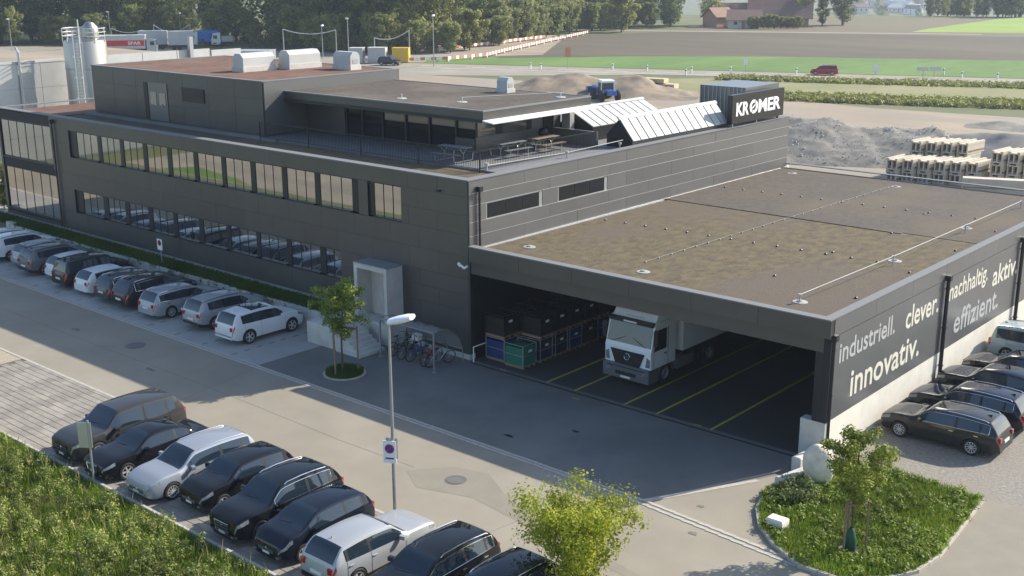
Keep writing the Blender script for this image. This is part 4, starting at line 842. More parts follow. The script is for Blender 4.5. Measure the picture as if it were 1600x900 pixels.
def car_proto(p):
    L, Wd, H = p['L'], p['W'], p['H']; xn, xr = L / 2, -L / 2; R_ = p.get('R', .33)
    xc, xf, xrr, xt = xn - p['cowl'], xn - p['rooff'], xr + p['roofr'], xr + p['tgx']
    zc, zh, ztg = p['zcowl'], p['zhood'], p['ztg']
    top = [(xr, .62), (xr + .035, ztg - .22 if not p.get('deck') else ztg - .12), (xt, ztg), (xrr, H - p.get('rdrop', .07)), (lerp(xrr, xf, .55), H), (xf, H - .05), (xc, zc), (lerp(xc, xn, .55), lerp(zc, zh, .40)), (xn - .20, zh - .035), (xn - .06, zh - .10), (xn, .60)]
    if p.get('deck'): top.insert(2, (xr + .12, ztg - .03))
    fz = pchip(top)
    wf = pchip([(xr, .80), (xr + .10, .90), (xr + .45, .965), (xr + 1.2, 1), (xn - 1.3, 1), (xn - .6, .975), (xn - .22, .91), (xn - .06, .82), (xn, .72)])
    zbf, zbr = p['belt']; rh = p.get('tumble', .74)
    def sec(x):
        zt = fz(x); t = (x - xc) / (xt - xc); zb = lerp(zbf, zbr, max(-.2, min(1.1, t))); zb = min(zb, zt - .065)
        w = wf(x) * Wd / 2; zbo = p['clear'] + .10 * max(0, (x - (xn - .35)) / .35) ** 2 + .12 * max(0, (xr + .4 - x) / .4) ** 2
        k = max(0, min(1, (zt - zb - .08) / .42)); wr = w * lerp(.88, rh, k); zr = zt - lerp(.022, .055, k)
        p6 = (.95 * w, zb); p8 = (wr, zr)
        return [(0, zbo), (.80 * w, zbo), (.945 * w, zbo + .05), (.985 * w, zbo + .17), (w, lerp(zbo, zb, .60)), (.99 * w, lerp(zbo, zb, .82)), p6,
                (lerp(p6[0], p8[0], .86), lerp(p6[1], p8[1], .86)), p8, (wr * .90, lerp(zr, zt, .55)), (wr * .5, lerp(zr, zt, .93)), (0, zt)]
    xa = lerp(xc, xf, .38); xq = p['xq'] + xr; xB = p.get('xB', .52) * (xf - xq) + xq if False else xf - p['doorf']; xC = xB - p['doorr']
    feats = [xr, xr + .035, xt, xrr, xf, xc, xn - .06, xn, xa, xq, xB - .05, xB + .05, xC - .045, xC + .045, xn - .46, xr + .15, xr + .08, xn - .22]
    if p.get('sunroof'): feats += [xf - .25, xf - 1.35]
    feats = sorted(set(round(f, 4) for f in feats if xr <= f <= xn)); st = []
    for a, b in zip(feats, feats[1:]):
        n = max(1, math.ceil((b - a) / .13)); st += [a + (b - a) * i / n for i in range(n)]
    st.append(xn); secs = [sec(x) for x in st]; J = 12; vs = []
    for x, s in zip(st, secs):
        vs += [(x, y, z) for y, z in s] + [(x, -y, z) for y, z in s[1:-1]]
    P = J + J - 2
    def vid(i, j, side): return i * P + (j if side > 0 or j in (0, J - 1) else J + j - 1)
    fs = []; fm = []
    for i in range(len(st) - 1):
        xm = (st[i] + st[i + 1]) / 2
        for j in range(J - 1):
            r = 'body'
            if j in (9, 10):
                if xf + .02 < xm < xc: r = 'windscreen'
                elif xt < xm < xrr - .02: r = 'rear_window' if not (p.get('deck') and xm < xr + .3) else 'body'
                elif p.get('sunroof') and xf - 1.35 < xm < xf - .25: r = 'roof_window'
            elif j == 6 and xq < xm < xa:
                r = 'side_window'
                if abs(xm - xB) < .05 or abs(xm - xC) < .045: r = 'pillar_trim'
            elif j == 5 and xm > xn - .46: r = 'headlight'
            elif j in (4, 5) and xm < xr + .15 and (j == 5 or p.get('bigtail')): r = 'tail_light'
            elif j == 1 or (j == 2 and p.get('cladding')): r = 'sill'
            ri = CIDX.index(r)
            fs.append((vid(i, j, 1), vid(i + 1, j, 1), vid(i + 1, j + 1, 1), vid(i, j + 1, 1))[::-1]); fm.append(ri)
            fs.append((vid(i, j, -1), vid(i + 1, j, -1), vid(i + 1, j + 1, -1), vid(i, j + 1, -1))); fm.append(ri)
    for i, rev in ((0, False), (len(st) - 1, True)):
        for j in range(J - 1):
            q = [vid(i, j, 1), vid(i, j + 1, 1), vid(i, j + 1, -1), vid(i, j, -1)]
            q = [v for n_, v in enumerate(q) if v not in q[:n_]]
            if not rev: q = q[::-1]
            fs.append(tuple(q[::-1])); fm.append(0 if j > 1 else 7)
    me = bpy.data.meshes.new('car'); me.from_pydata(vs, [], fs)
    for n_ in CIDX: me.materials.append(MATS[CMAT.get(n_, 'paint_black')])
    me.polygons.foreach_set('material_index', fm); me.update()
    bm = bmesh.new(); bm.from_mesh(me); bmesh.ops.recalc_face_normals(bm, faces=bm.faces); bm.to_mesh(me); bm.free()
    wx = (xn - p['of'], xr + p['orr']); c = MB()
    for x in wx:
        for s in (-1, 1): c.cyl((x, s * (Wd / 2 - .30), R_), (x, s * (Wd / 2 + .2), R_), R_ * 1.13, n=24)
    cm = c.mesh('cut'); 
    for n_ in CIDX: cm.materials.append(MATS[CMAT.get(n_, 'paint_black')])
    cm.polygons.foreach_set('material_index', [8] * len(cm.polygons))
    o = bpy.data.objects.new('car_tmp', me); k = bpy.data.objects.new('cut_tmp', cm); COL.objects.link(o); COL.objects.link(k)
    md = o.modifiers.new('b', 'BOOLEAN'); md.operation = 'DIFFERENCE'; md.object = k; md.solver = 'EXACT'
    dg = bpy.context.evaluated_depsgraph_get(); res = bpy.data.meshes.new_from_object(o.evaluated_get(dg))
    bpy.data.objects.remove(o); bpy.data.objects.remove(k)
    # split by part, glass and lamps by island
    parts = []; V = [v.co.copy() for v in res.vertices]
    groups = {}
    for f in res.polygons: groups.setdefault(CIDX[f.material_index], []).append(tuple(f.vertices))
    for nm, faces in groups.items():
        if nm in ('body', 'sill'): isl = [faces]
        else:
            par = {}
            def find(a):
                while par.setdefault(a, a) != a: a = par[a]
                return a
            for f in faces:
                for v in f[1:]: par[find(v)] = find(f[0])
            d = {}
            for f in faces: d.setdefault(find(f[0]), []).append(f)
            isl = [x for x in d.values() if len(x) > 0]
        for fl in isl:
            m = MB(); ids = {}
            for f in fl:
                for v in f:
                    if v not in ids: ids[v] = len(m.v); m.v.append(tuple(V[v]))
                m.f.append(tuple(ids[v] for v in f))
            if nm not in ('body', 'sill', 'wheel_arch') and len(m.v) < 4: continue
            parts.append((nm, m.mesh(nm, CMAT.get(nm, 'paint_black'), True, 32)))
    bpy.data.meshes.remove(res)
    ex = []
    def S_(x, j, s=1, out=.0): y, z = sec(x)[j]; return (x, s * (y + out), z)
    for s in (-1, 1):
        ms = MB().obox((xa - .12, s * (sec(xa)[6][0] + .13), sec(xa)[6][1] + .06), (.13, .20, .13), Matrix.Rotation(-.25 * s, 3, 'Z')).bar((xa - .1, s * sec(xa)[6][0] * .97, sec(xa)[6][1] + .02), (xa - .12, s * (sec(xa)[6][0] + .08), sec(xa)[6][1] + .04), .05)
        ex.append(('mirror', ms.mesh('mirror', None, True, 40), 'PAINT'))
        sm = MB()
        for xd in (xa + .10, xB, xC - .06):
            sm.tube([S_(xd, 2, s, .002), S_(xd, 3, s, .002), S_(xd, 4, s, .002), S_(xd, 5, s, .002), S_(xd, 6, s, .002)], .006, 4)
        ex.append(('door_seam', sm.mesh('door_seam', 'car_trim'), None))
        for xd in (xB + .14, xC + .10):
            ex.append(('door_handle', MB().obox(Vector(S_(xd, 5, s, .015)) + Vector((0, 0, .0)), (.17, .035, .03), Matrix.Identity(3)).mesh('door_handle', 'chrome' if p.get('chrome') else None), None if p.get('chrome') else 'PAINT'))
        if p.get('rails'):
            pts = [S_(lerp(xrr, xf, t), 8, s, -.03) for t in (.02, .06, .3, .6, .9, .96)]
            pts = [(a, b, c_ + (.0 if i in (0, 5) else .045)) for i, (a, b, c_) in enumerate(pts)]
            ex.append(('roof_rail', MB().tube(pts, .018, 6).mesh('roof_rail', 'chrome' if p['rails'] == 'chrome' else 'car_trim', True), None))
        if p.get('chrome'):
            xs_ = [lerp(xa, xq, t / 14) for t in range(15)]
            ring = [S_(x, 6, s, .004) for x in xs_] + [S_(x, 7, s, .004) for x in reversed(xs_)]
            ex.append(('window_trim', MB().tube(ring + ring[:1], .011, 5).mesh('window_trim', 'chrome', True), None))
    zt0 = fz(xn - .03)
    ex.append(('grille', MB().bbox(0, .03, -p.get('gw', .42), p.get('gw', .42), 0, .01, 0).mesh('g', 'black') if False else MB().box(xn - .03, xn + .012, -p.get('gw', .40), p.get('gw', .40), .42, .42 + p.get('gh', .14)).mesh('grille', 'black'), None))
    if p.get('gframe'):
        gw, gh = p['gw'], p['gh']
        ex.append(('grille_frame', MB().tube([(xn + .012, -gw, .42 + gh), (xn + .012, gw, .42 + gh), (xn + .012, gw * .8, .42), (xn + .012, -gw * .8, .42), (xn + .012, -gw, .42 + gh)], .018, 5).mesh('grille_frame', 'chrome', True), None))
    ex.append(('badge', MB().lathe([(.001, .02), (.055, .02), (.06, .0)], (xn + .012, 0, .44 + p.get('gh', .14) * .72), 12, 'x').mesh('badge', 'chrome'), None))
    for k_ in range(3): ex.append(('grille_bar', MB().box(xn + .012, xn + .02, -p.get('gw', .40) * .95, p.get('gw', .40) * .95, .44 + p.get('gh', .14) * (.15 + .3 * k_), .448 + p.get('gh', .14) * (.15 + .3 * k_)).mesh('grille_bar', 'metal_galv'), None))
    for s in (-1, 1): ex.append(('fog_lamp', MB().box(xn - .06, xn + .006, min(s * .48, s * .60), max(s * .48, s * .60), .33, .39).mesh('fog_lamp', 'car_light'), None))
    ex.append(('air_intake', MB().box(xn - .08, xn - .015, -.5, .5, .24, .36).mesh('air_intake', 'black'), None))
    ex.append(('number_plate', MB().box(xn, xn + .02, -.16, .16, .38, .46).mesh('number_plate', 'plate'), None))
    zp = p.get('zplate', .72)
    ex.append(('number_plate', MB().box(xr - .018, xr + .02, -.25, .25, zp - .14, zp - .03).mesh('number_plate', 'plate'), None))
    ex.append(('rear_bumper', MB().box(xr - .008, xr + .03, -Wd * .38, Wd * .38, p['clear'] + .13, .46).mesh('rear_bumper', 'car_trim' if p.get('cladding') else None), None if p.get('cladding') else 'PAINT'))
    ex.append(('wiper', MB().bar((xc - .05, -.45, fz(xc - .05) + .004), (xc - .13, .12, fz(xc - .13) + .004), .02).mesh('wiper', 'car_trim'), None))
    ex.append(('antenna', MB().extr([(xrr + .35, 0, H - .045), (xrr + .15, 0, H - .06), (xrr + .13, 0, H + .03)], (0, .03, 0)).mesh('antenna', None), 'PAINT'))
    for s in (-1, 1):                    # rear lamps on the tail face
        ex.append(('tail_light', MB().box(xr - .006, xr + .06, s * Wd * .385 if s > 0 else -Wd * .385 - 0.0 + .0, s * Wd * .30 if s > 0 else -Wd * .30, ztg - .30, ztg - .11).mesh('tail_light', 'tail_red'), None))
    wm = wheel_meshes(R_, .22, p.get('spokes', 5), p.get('darkrim'))
    return dict(p=p, parts=parts, ex=ex, wheels=[(x, s) for x in wx for s in (-1, 1)], wm=wm, R=R_, W=Wd)
ST = {
 'suv':    dict(L=4.50, W=1.84, H=1.64, R=.36, cowl=1.12, rooff=1.85, roofr=.42, tgx=.10, zcowl=1.10, zhood=.98, ztg=1.08, belt=(1.02, 1.12), clear=.22, xq=.62, doorf=.95, doorr=.92, of=.90, orr=.93, rails='black', cladding=True, tumble=.77),
 'suv_sunroof': dict(L=4.50, W=1.84, H=1.64, R=.37, cowl=1.12, rooff=1.85, roofr=.42, tgx=.10, zcowl=1.10, zhood=.98, ztg=1.08, belt=(1.02, 1.10), clear=.22, xq=.58, doorf=.95, doorr=.92, of=.90, orr=.93, darkrim=False, sunroof=True, tumble=.77),
 'suv_large': dict(L=5.05, W=1.97, H=1.72, R=.39, cowl=1.40, rooff=2.12, roofr=.50, tgx=.12, zcowl=1.13, zhood=1.0, ztg=1.10, belt=(1.04, 1.14), clear=.24, xq=.55, doorf=1.0, doorr=1.0, of=.98, orr=1.10, tumble=.76, gw=.42, gh=.34, spokes=10),
 'suv_mid': dict(L=4.63, W=1.89, H=1.65, R=.37, cowl=1.28, rooff=2.02, roofr=.62, tgx=.14, zcowl=1.08, zhood=.97, ztg=1.06, belt=(1.01, 1.10), clear=.22, xq=.62, doorf=.95, doorr=.92, of=.90, orr=.95, rails='chrome', chrome=True, tumble=.75, gw=.38, gh=.34, gframe=True, spokes=10),
 'suv_low': dict(L=4.46, W=1.80, H=1.54, R=.34, cowl=1.38, rooff=2.05, roofr=.55, tgx=.12, zcowl=1.05, zhood=.95, ztg=1.04, belt=(.98, 1.06), clear=.20, xq=.50, doorf=.93, doorr=.88, of=.82, orr=.90, cladding=True, tumble=.75),
 'estate': dict(L=4.77, W=1.83, H=1.49, R=.33, cowl=1.32, rooff=2.10, roofr=.48, tgx=.13, zcowl=.99, zhood=.84, ztg=.99, belt=(.91, 1.0), clear=.17, xq=.42, doorf=.98, doorr=.92, of=.90, orr=1.02, rails='chrome', chrome=True, tumble=.74, spokes=10, gw=.42, gh=.10),
 'sedan':  dict(L=4.62, W=1.80, H=1.43, R=.33, cowl=1.30, rooff=2.10, roofr=1.32, tgx=.62, zcowl=.96, zhood=.82, ztg=.98, belt=(.90, .97), clear=.16, xq=1.0, doorf=.95, doorr=.80, of=.90, orr=1.0, deck=True, tumble=.72, gw=.36, gh=.26, gframe=True),
 'hatch':  dict(L=4.15, W=1.74, H=1.45, R=.32, cowl=1.12, rooff=1.82, roofr=.55, tgx=.14, zcowl=1.0, zhood=.86, ztg=.98, belt=(.92, 1.02), clear=.17, xq=.62, doorf=.92, doorr=.76, of=.82, orr=.72, tumble=.73),
 'hatch_small': dict(L=4.03, W=1.72, H=1.47, R=.31, cowl=.86, rooff=1.72, roofr=.52, tgx=.14, zcowl=1.02, zhood=.82, ztg=.99, belt=(.92, 1.02), clear=.17, xq=.60, doorf=.95, doorr=.72, of=.84, orr=.66, tumble=.72),
 'mpv':    dict(L=4.60, W=1.83, H=1.68, R=.33, cowl=.90, rooff=1.75, roofr=.32, tgx=.12, zcowl=1.12, zhood=.92, ztg=1.06, belt=(1.0, 1.06), clear=.18, xq=.36, doorf=.98, doorr=.92, of=.92, orr=.94, rails='black', tumble=.79, bigtail=True),
}
PROTO = {}
def car(style, pnt, x, y, heading, label, group, rim=None):
    """x, y: centre of the car; heading in degrees (0 = nose to +X)"""
    if style not in PROTO: PROTO[style] = car_proto(ST[style])
    P_ = PROTO[style]; t = thing('parked_car', label, 'car', (x, y, .006), math.radians(heading), group)
    def put(nm, me, mt=None, par=t, loc=(0, 0, 0), rot=(0, 0, 0)):
        o = link(nm, me, par, loc, rot)
        if mt:
            if not me.materials: me.materials.append(MATS['paint_black'])
            o.material_slots[0].link = 'OBJECT'; o.material_slots[0].material = MATS[mt]
        return o
    for nm, me in P_['parts']: put(nm, me, pnt if nm == 'body' else None)
    for nm, me, k in P_['ex']: put(nm, me, pnt if k else None)
    for wx_, s in P_['wheels']:
        w = put('wheel', P_['wm'][0], None, t, (wx_, s * (P_['W'] / 2 - .10), P_['R']), (0, 0, 0 if s > 0 else math.pi))
        put('rim', P_['wm'][1], rim, w); put('backing_disc', P_['wm'][2], None, w)
    return t
GA = 'cars parked nose down in the sunlit paved lot'
car('suv_large', 'paint_graphite', -3.62, -16.45, -90, 'large graphite grey SUV, first car at the left end of the sunlit row', GA, 'rim')
car('sedan', 'paint_black', -1.22, -16.75, -90, 'black saloon between the large graphite SUV and the silver estate', GA)
car('estate', 'paint_silverblue', 1.5, -16.55, -90, 'silver estate car with roof rails in the sunlit row', GA)
car('hatch', 'paint_black', 3.68, -16.15, -90, 'black hatchback right beside the silver estate in the sunlit row', GA)
car('suv_mid', 'paint_black', 6.42, -16.5, -90, 'black SUV with chrome framed grille and chrome window line', GA)
car('hatch_small', 'paint_navy', 8.62, -16.7, -90, 'small near black hatchback with chrome badge beside the silver crossover', GA)
car('suv_low', 'paint_silver', 11.15, -16.55, 90, 'bright silver crossover parked tail down, bonnet towards the lane', GA)
car('estate', 'paint_black', 13.75, -16.5, -90, 'black estate car with grey roof rails behind the yellow green tree', GA)
car('estate', 'paint_navy', 16.3, -16.6, -90, 'dark blue estate roof partly under the yellow green tree crown', GA)
GB = 'cars parked along the shaded office facade'
car('suv_sunroof', 'paint_white', -11.0, -4.05, 90, 'white SUV with panoramic roof nearest the entrance stairs', GB)
car('suv', 'paint_silver', -14.3, -3.75, 90, 'silver SUV with dark lower bumper beside the motorcycle', GB)
car('estate', 'paint_silver', -17.9, -4.0, 90, 'long silver estate car left of the motorcycle', GB)
car('suv_mid', 'paint_brown', -20.55, -4.1, 90, 'dark brown SUV with chrome window line beside the silver estate', GB)
car('estate', 'paint_anthracite', -22.6, -3.9, 90, 'anthracite estate car tucked behind the dark brown SUV', GB)
car('hatch', 'paint_white', -24.85, -4.2, 90, 'small white hatchback beside the dark people carrier', GB)
car('mpv', 'paint_charcoal', -27.3, -4.0, 90, 'dark people carrier with tall upright tail lamps', GB)
car('hatch', 'paint_white', -29.4, -3.6, 90, 'white hatchback almost hidden behind the dark people carrier', GB)
car('suv', 'paint_grey', -31.75, -3.9, 90, 'dark grey crossover in front of the white hatchbacks at the left', GB)
car('hatch', 'paint_silver', -34.1, -3.4, 90, 'pale silver hatchback with dark roof edge near the left border', GB)
car('suv', 'paint_white', -36.7, -3.6, 90, 'white SUV cut by the left border, tail lamp showing', GB)
car('hatch', 'paint_white', -39.4, -3.4, 90, 'white car roof at the far left end of the shaded row', GB)
GC = 'cars parked against the lettered wall'
car('estate', 'paint_charcoal', 21.05, 5.05, 180, 'charcoal estate with chrome window line nearest the corner bed', GC)
car('estate', 'paint_navy', 20.95, 7.95, 180, 'dark blue estate, second car along the lettered wall', GC)
car('suv_low', 'paint_navy', 20.85, 10.8, 180, 'dark blue crossover, third car along the lettered wall', GC)
car('sedan', 'paint_black', 21.0, 13.6, 180, 'black saloon, fourth car along the lettered wall', GC)
car('mpv', 'paint_lightblue', 20.95, 17.2, 0, 'light blue people carrier beside the lettered wall', GC)
car('estate', 'paint_grey', 21.1, 20.6, 180, 'grey estate car furthest back along the lettered wall', GC)
GD = 'vehicles on the country road'
car('suv', 'paint_black', -128.6, 115.4, 15, 'dark car roof on the junction before the red and white barriers', GD)
# ================================================================== background
FAR = math.atan2(157.0, -123.0)
# neighbouring hall and silo
NH = thing('factory_hall', 'pale grey panelled factory hall behind the silo', 'building', (-80, 0, 0))
MB().box(-95, -72.05, -30, 23, 0, 9.5).build('wall', 'metal_galv', NH)
for k in range(9):
    for z in range(4): MB().box(-72.05, -72.0, -30 + k * 5.88, -30 + k * 5.88 + 5.84, .2 + z * 2.32, .2 + z * 2.32 + 2.28).build('panel', 'metal_zinc', NH)
MB().box(-94.6, -72.5, -29.5, 22.6, 9.5, 9.54).build('roof', 'dirt', NH)
MB().box(-72.5, -71.95, -30.1, 23.1, 9.5, 9.72).build('parapet', 'seam_white', NH)
MB().box(-95.3, -94.6, -30.1, 23.1, 9.5, 10.3).build('parapet', 'seam_white', NH)
MB().tube([(-71.8, 14.9, 0), (-71.8, 14.9, 10.6), (-72.2, 14.9, 10.95), (-73.0, 15.2, 10.95)], .13, 8).build('vent_pipe', 'metal_zinc', NH, smooth=True)
AX = thing('warehouse_wing', 'flat warehouse wing with bright white parapet beyond the silo', 'building', (-85, 36, 0))
MB().box(-110, -80.1, 24.2, 46, 0, 7.8).build('wall', 'metal_galv', AX)
MB().box(-109.5, -80.2, 24.4, 45.8, 7.8, 7.84).build('roof', 'dirt', AX)
for k in range(4): MB().box(-80.1, -79.9, 24.2 + k * 4.4, 24.2 + k * 4.4 + 4.32, 7.5, 9.15).build('parapet_panel', 'seam_white', AX)
MB().box(-80.0, -79.8, 41.9, 46, 7.3, 8.95).build('parapet_panel', 'seam_white', AX)
MB().bar((-79.6, 39.0, 7), (-79.6, 39.0, 10.6), .45).build('duct', 'metal_galv', AX)
SI = thing('silo', 'tall shining cylindrical metal silo with ladder and railing', 'silo', (-68.3, 19.8, 0))
r = 1.95
MB().lathe([(r, 0), (r, 11.4), (r * .97, 11.55), (r * .5, 11.9), (.001, 12.0)], n=40).build('shell', 'metal_silo', SI, smooth=True, local=True)
for z in (3.0, 6.2, 9.0): MB().lathe([(r + .005, z - .04), (r + .03, z - .03), (r + .03, z + .03), (r + .005, z + .04)], n=40).build('hoop', 'metal_silo', SI, smooth=True, local=True)
m = MB().lathe([(.001, 13.3), (.35, 13.22), (.72, 12.8), (.78, 12.3), (.78, 11.7)], (.55, .35, 0), 20); m.build('filter_dome', 'metal_silo', SI, smooth=True, local=True)
for z in (12.0, 12.35, 12.7): MB().tube([(r * math.cos(i * math.pi / 12), r * math.sin(i * math.pi / 12), z) for i in range(25)], .045, 5).build('guard_rail', 'metal_zinc', SI, smooth=True, local=True)
for i in range(9): a = i * 2 * math.pi / 9; MB().bar((r * math.cos(a), r * math.sin(a), 11.4), (r * math.cos(a), r * math.sin(a), 12.75), .06).build('guard_post', 'metal_zinc', SI, local=True)
ld_ = Vector((1.62, -1.75, 0)); sd_ = Vector((.55, .5, 0)) * .4
MB().bar(ld_ - sd_, ld_ - sd_ + Vector((0, 0, 12.6)), .07).bar(ld_ + sd_, ld_ + sd_ + Vector((0, 0, 13.6)), .09).build('ladder_rail', 'metal_zinc', SI, local=True)
m = MB()
for k in range(40): m.bar(ld_ - sd_ + Vector((0, 0, .3 + k * .3)), ld_ + sd_ + Vector((0, 0, .3 + k * .3)), .03)
m.build('ladder_rungs', 'metal_zinc', SI, local=True)['kind'] = 'stuff'
for k in range(6):
    z = 2.6 + k * 1.9; MB().tube([ld_ - sd_ + Vector((0, 0, z)), ld_ - sd_ * 1.2 + Vector((.45, -.45, z)), ld_ + sd_ * 1.2 + Vector((.45, -.45, z)), ld_ + sd_ + Vector((0, 0, z))], .025, 5).build('cage_hoop', 'metal_zinc', SI, local=True)
# motorway strip, vehicles
struct('motorway', poly([(-260, 62), (-200, 92), (-150, 112), (-128, 124), (-140, 138), (-190, 122), (-240, 100), (-280, 80)], .008), 'asphalt', 'pale motorway surface in front of the wood')
struct('verge_patch', poly([(-190, 108), (-168, 112), (-172, 120), (-190, 119)], .014), 'field_lime', 'small bright grass patch beside the motorway')
def lorry(x, y, ang, L_, h, box, cabm, label, cab=True, tarp=False, letters_=None):
    t = thing('lorry', label, 'truck', (x, y, 0), math.radians(ang), 'lorries on the motorway')
    b = MB().bbox(-L_, 0, -1.25, 1.25, 1.1, h, .05).build('load_box', box, t, local=True)
    MB().box(-L_ + .1, 1.6 if cab else -.1, -1.0, 1.0, .6, 1.05).build('chassis', 'car_trim', t, local=True)
    if cab:
        MB().extr([(.25, -1.2, .5), (2.3, -1.2, .5), (2.35, -1.2, 1.7), (2.0, -1.2, 3.0), (.25, -1.2, 3.2)][::-1], (0, 2.4, 0)).build('cab', cabm, t, local=True)
        MB().extr([(2.34, -1.1, 1.75), (2.02, -1.1, 2.8), (2.02, 1.1, 2.8), (2.34, 1.1, 1.75)], (.03, 0, .01)).build('windscreen', 'car_glass', t, local=True)
        for s in (-1, 1): MB().box(1.0, 1.9, min(s * 1.2, s * 1.22), max(s * 1.2, s * 1.22), 1.8, 2.6).build('side_window', 'car_glass', t, local=True)
    for xx in ([1.3] if cab else []) + [-L_ + 1.2, -L_ + 2.4]:
        for s in (-1, 1): MB().lathe([(.001, -.13), (.5, -.13), (.5, .13), (.001, .13)], (xx, s * 1.05, .5), 14, 'y').build('wheel', 'tyre', t, local=True)
    if letters_:
        fn = lambda u, v, w: (u, -1.262 - w * .3, v)
        MB().box(-L_ * .98, -.2, -1.258, -1.251, 1.7, 2.9).build('band', 'red', t, local=True)
        o = fit_text(letters_, -L_ * .36, -.9, 1.95, 2.65, fn, 'plate', 'lettering', None, bold=.02); o.parent = t
    return t
lorry(-194.0, 104.4, 50, 10.0, 4.0, 'seam_white', 'metal_galv', 'long trailer lorry with red SPAR lettering beyond the warehouse wing', True, letters_='SPAR')
lorry(-206.2, 110.2, 232, 6.4, 4.2, 'seam_white', 'white_paint', 'white box lorry pulling the white trailer on the motorway')
lorry(-196.4, 118.2, 56, 5.6, 4.2, 'seam_white', 'white_paint', 'white box trailer behind the white lorry on the motorway', False)
lorry(-204.6, 125.0, 240, 4.6, 3.6, 'blue_tarp', 'white_paint', 'small lorry with bright blue tarpaulin')
lorry(-200.6, 128.6, 240, 2.4, 2.4, 'metal_galv', 'white_paint', 'white pick up van right of the blue tarpaulin lorry')
def container(x, y, ang, l, w, h, mt, label, roof=None, z=0):
    t = thing('site_container', label, 'container', (x, y, z), math.radians(ang), 'site containers at the motorway works')
    MB().box(-l / 2, l / 2, -w / 2, w / 2, .1, h).build('body', mt, t, local=True)
    for k in range(int(l / .6)): MB().box(-l / 2 + k * .6 + .05, -l / 2 + k * .6 + .28, -w / 2 - .05, -w / 2, .2, h - .1).build('rib', mt, t, local=True)
    MB().box(-l / 2 - .06, l / 2 + .06, -w / 2 - .06, w / 2 + .06, h, h + .1).build('roof', roof or mt, t, local=True)
    MB().box(l / 2, l / 2 + .04, -w * .35, w * .35, .2, h - .2).build('door', mt, t, local=True)
container(-134.6, 117.9, 37, 3.4, 2.6, 2.9, 'seam_white', 'white site container next to the yellow one')
container(-131.9, 121.6, 37, 3.2, 2.4, 2.75, 'yellow_box', 'yellow site container by the barriers')
container(-137.2, 114.9, 37, 2.6, 2.6, 2.9, 'metal_galv', 'grey site container left of the white one', 'seam_white')
container(-127.5, 83.0, 37, 7.0, 4.0, 4.6, 'metal_galv', 'low grey site cabin with white corner posts behind the ventilation hoods', 'metal_zinc')
container(-130.0, 97.0, 37, 2.2, 2.0, 2.2, 'metal_galv', 'small grey cabinet between ventilation hoods and junction', 'metal_galv')
# barrier rows
def barrier(pts, label, step=1.6):
    t = thing('barrier_fence', label, 'barrier', (*pts[0], 0)); o = Vector((*pts[0], 0)); ra = 0
    wm = MB().box(0, step * .48, -.06, .06, .35, .95).mesh('board', 'white_paint'); rm = MB().box(0, step * .48, -.06, .06, .35, .95).mesh('board', 'orange')
    ft = MB().box(-.25, .25, -.2, .2, 0, .35).mesh('foot', 'concrete_wall')
    for a, b in zip(pts, pts[1:]):
        a = Vector((*a, 0)); b = Vector((*b, 0)); n = int((b - a).length / step); ang = math.atan2((b - a).y, (b - a).x)
        for i in range(n):
            p = a.lerp(b, i / n) - o; link('board', wm, t, p, (0, 0, ang)); link('board', rm, t, a.lerp(b, (i + .5) / n) - o, (0, 0, ang))
            if i % 3 == 0: link('foot', ft, t, p, (0, 0, ang))
barrier([(-136, 115.5), (-131, 121.3), (-126.3, 128.9), (-126.9, 140.8), (-134.8, 157.8), (-147.4, 186.6), (-161.4, 220.3)], 'near row of red and white barrier boards along the works', 2.0)
barrier([(-138, 127), (-147.2, 138.7), (-146, 149.2), (-150.5, 166.8), (-157, 196)], 'far row of white barrier boards close to the shrubs', 2.6)
# far lamps, posts, cables
for i, (x, y, h, lb) in enumerate([(-137, 112.6, 8.4, 'tall far street lamp with double head behind the small roof hood'), (-120, 118.6, 9.1, 'far street lamp right of the yellow container'), (-213.9, 107.7, 8.1, 'far street lamp right of the silo top'), (-214, 126.5, 7.2, 'far street lamp above the white trailer'), (-217, 129.5, 7.6, 'far lamp post just right of the one above the white trailer'), (-153, 119.6, 6.3, 'far street lamp between the cable poles left of the containers'), (-222, 88, 7.0, 'far street lamp at the left border')]):
    lamp(x, y, h, lb, .9, 2.2 if i % 2 else -.9, 'street lamps along the motorway', .1)
def poles(a, b, ha, hb, sag, label):
    t = thing('cable_span', label, 'cable poles', (a[0], a[1], 0)); a = Vector((*a, 0)); b = Vector((*b, 0)); o = a.copy()
    MB().cyl((0, 0, 0), (0, 0, ha), .12, .1, n=8).build('pole', 'metal_galv', t, local=True)
    MB().cyl(b - o, b - o + Vector((0, 0, hb)), .12, .1, n=8).build('pole', 'metal_galv', t, local=True)
    pts = [(b - o) * (i / 12) + Vector((0, 0, lerp(ha, hb, i / 12) - sag * 4 * (i / 12) * (1 - i / 12))) for i in range(13)]
    MB().tube(pts, .09, 5).build('cable', 'metal_zinc', t, local=True)
poles((-157.5, 113.2), (-151.5, 122.0), 5.9, 5.6, .9, 'grey cable hanging between two poles left of the far double lamp')
poles((-137.5, 119.8), (-131.2, 123.2), 4.6, 6.1, .9, 'grey cable hanging between two poles above the yellow container')
poles((-213, 118.6), (-206.5, 124.3), 5.0, 5.2, 1.8, 'grey cable hanging between two poles above the white lorry')
poles((-213.7, 107.9), (-209, 113.0), 4.6, 4.2, .8, 'grey cable hanging right of the silo top')
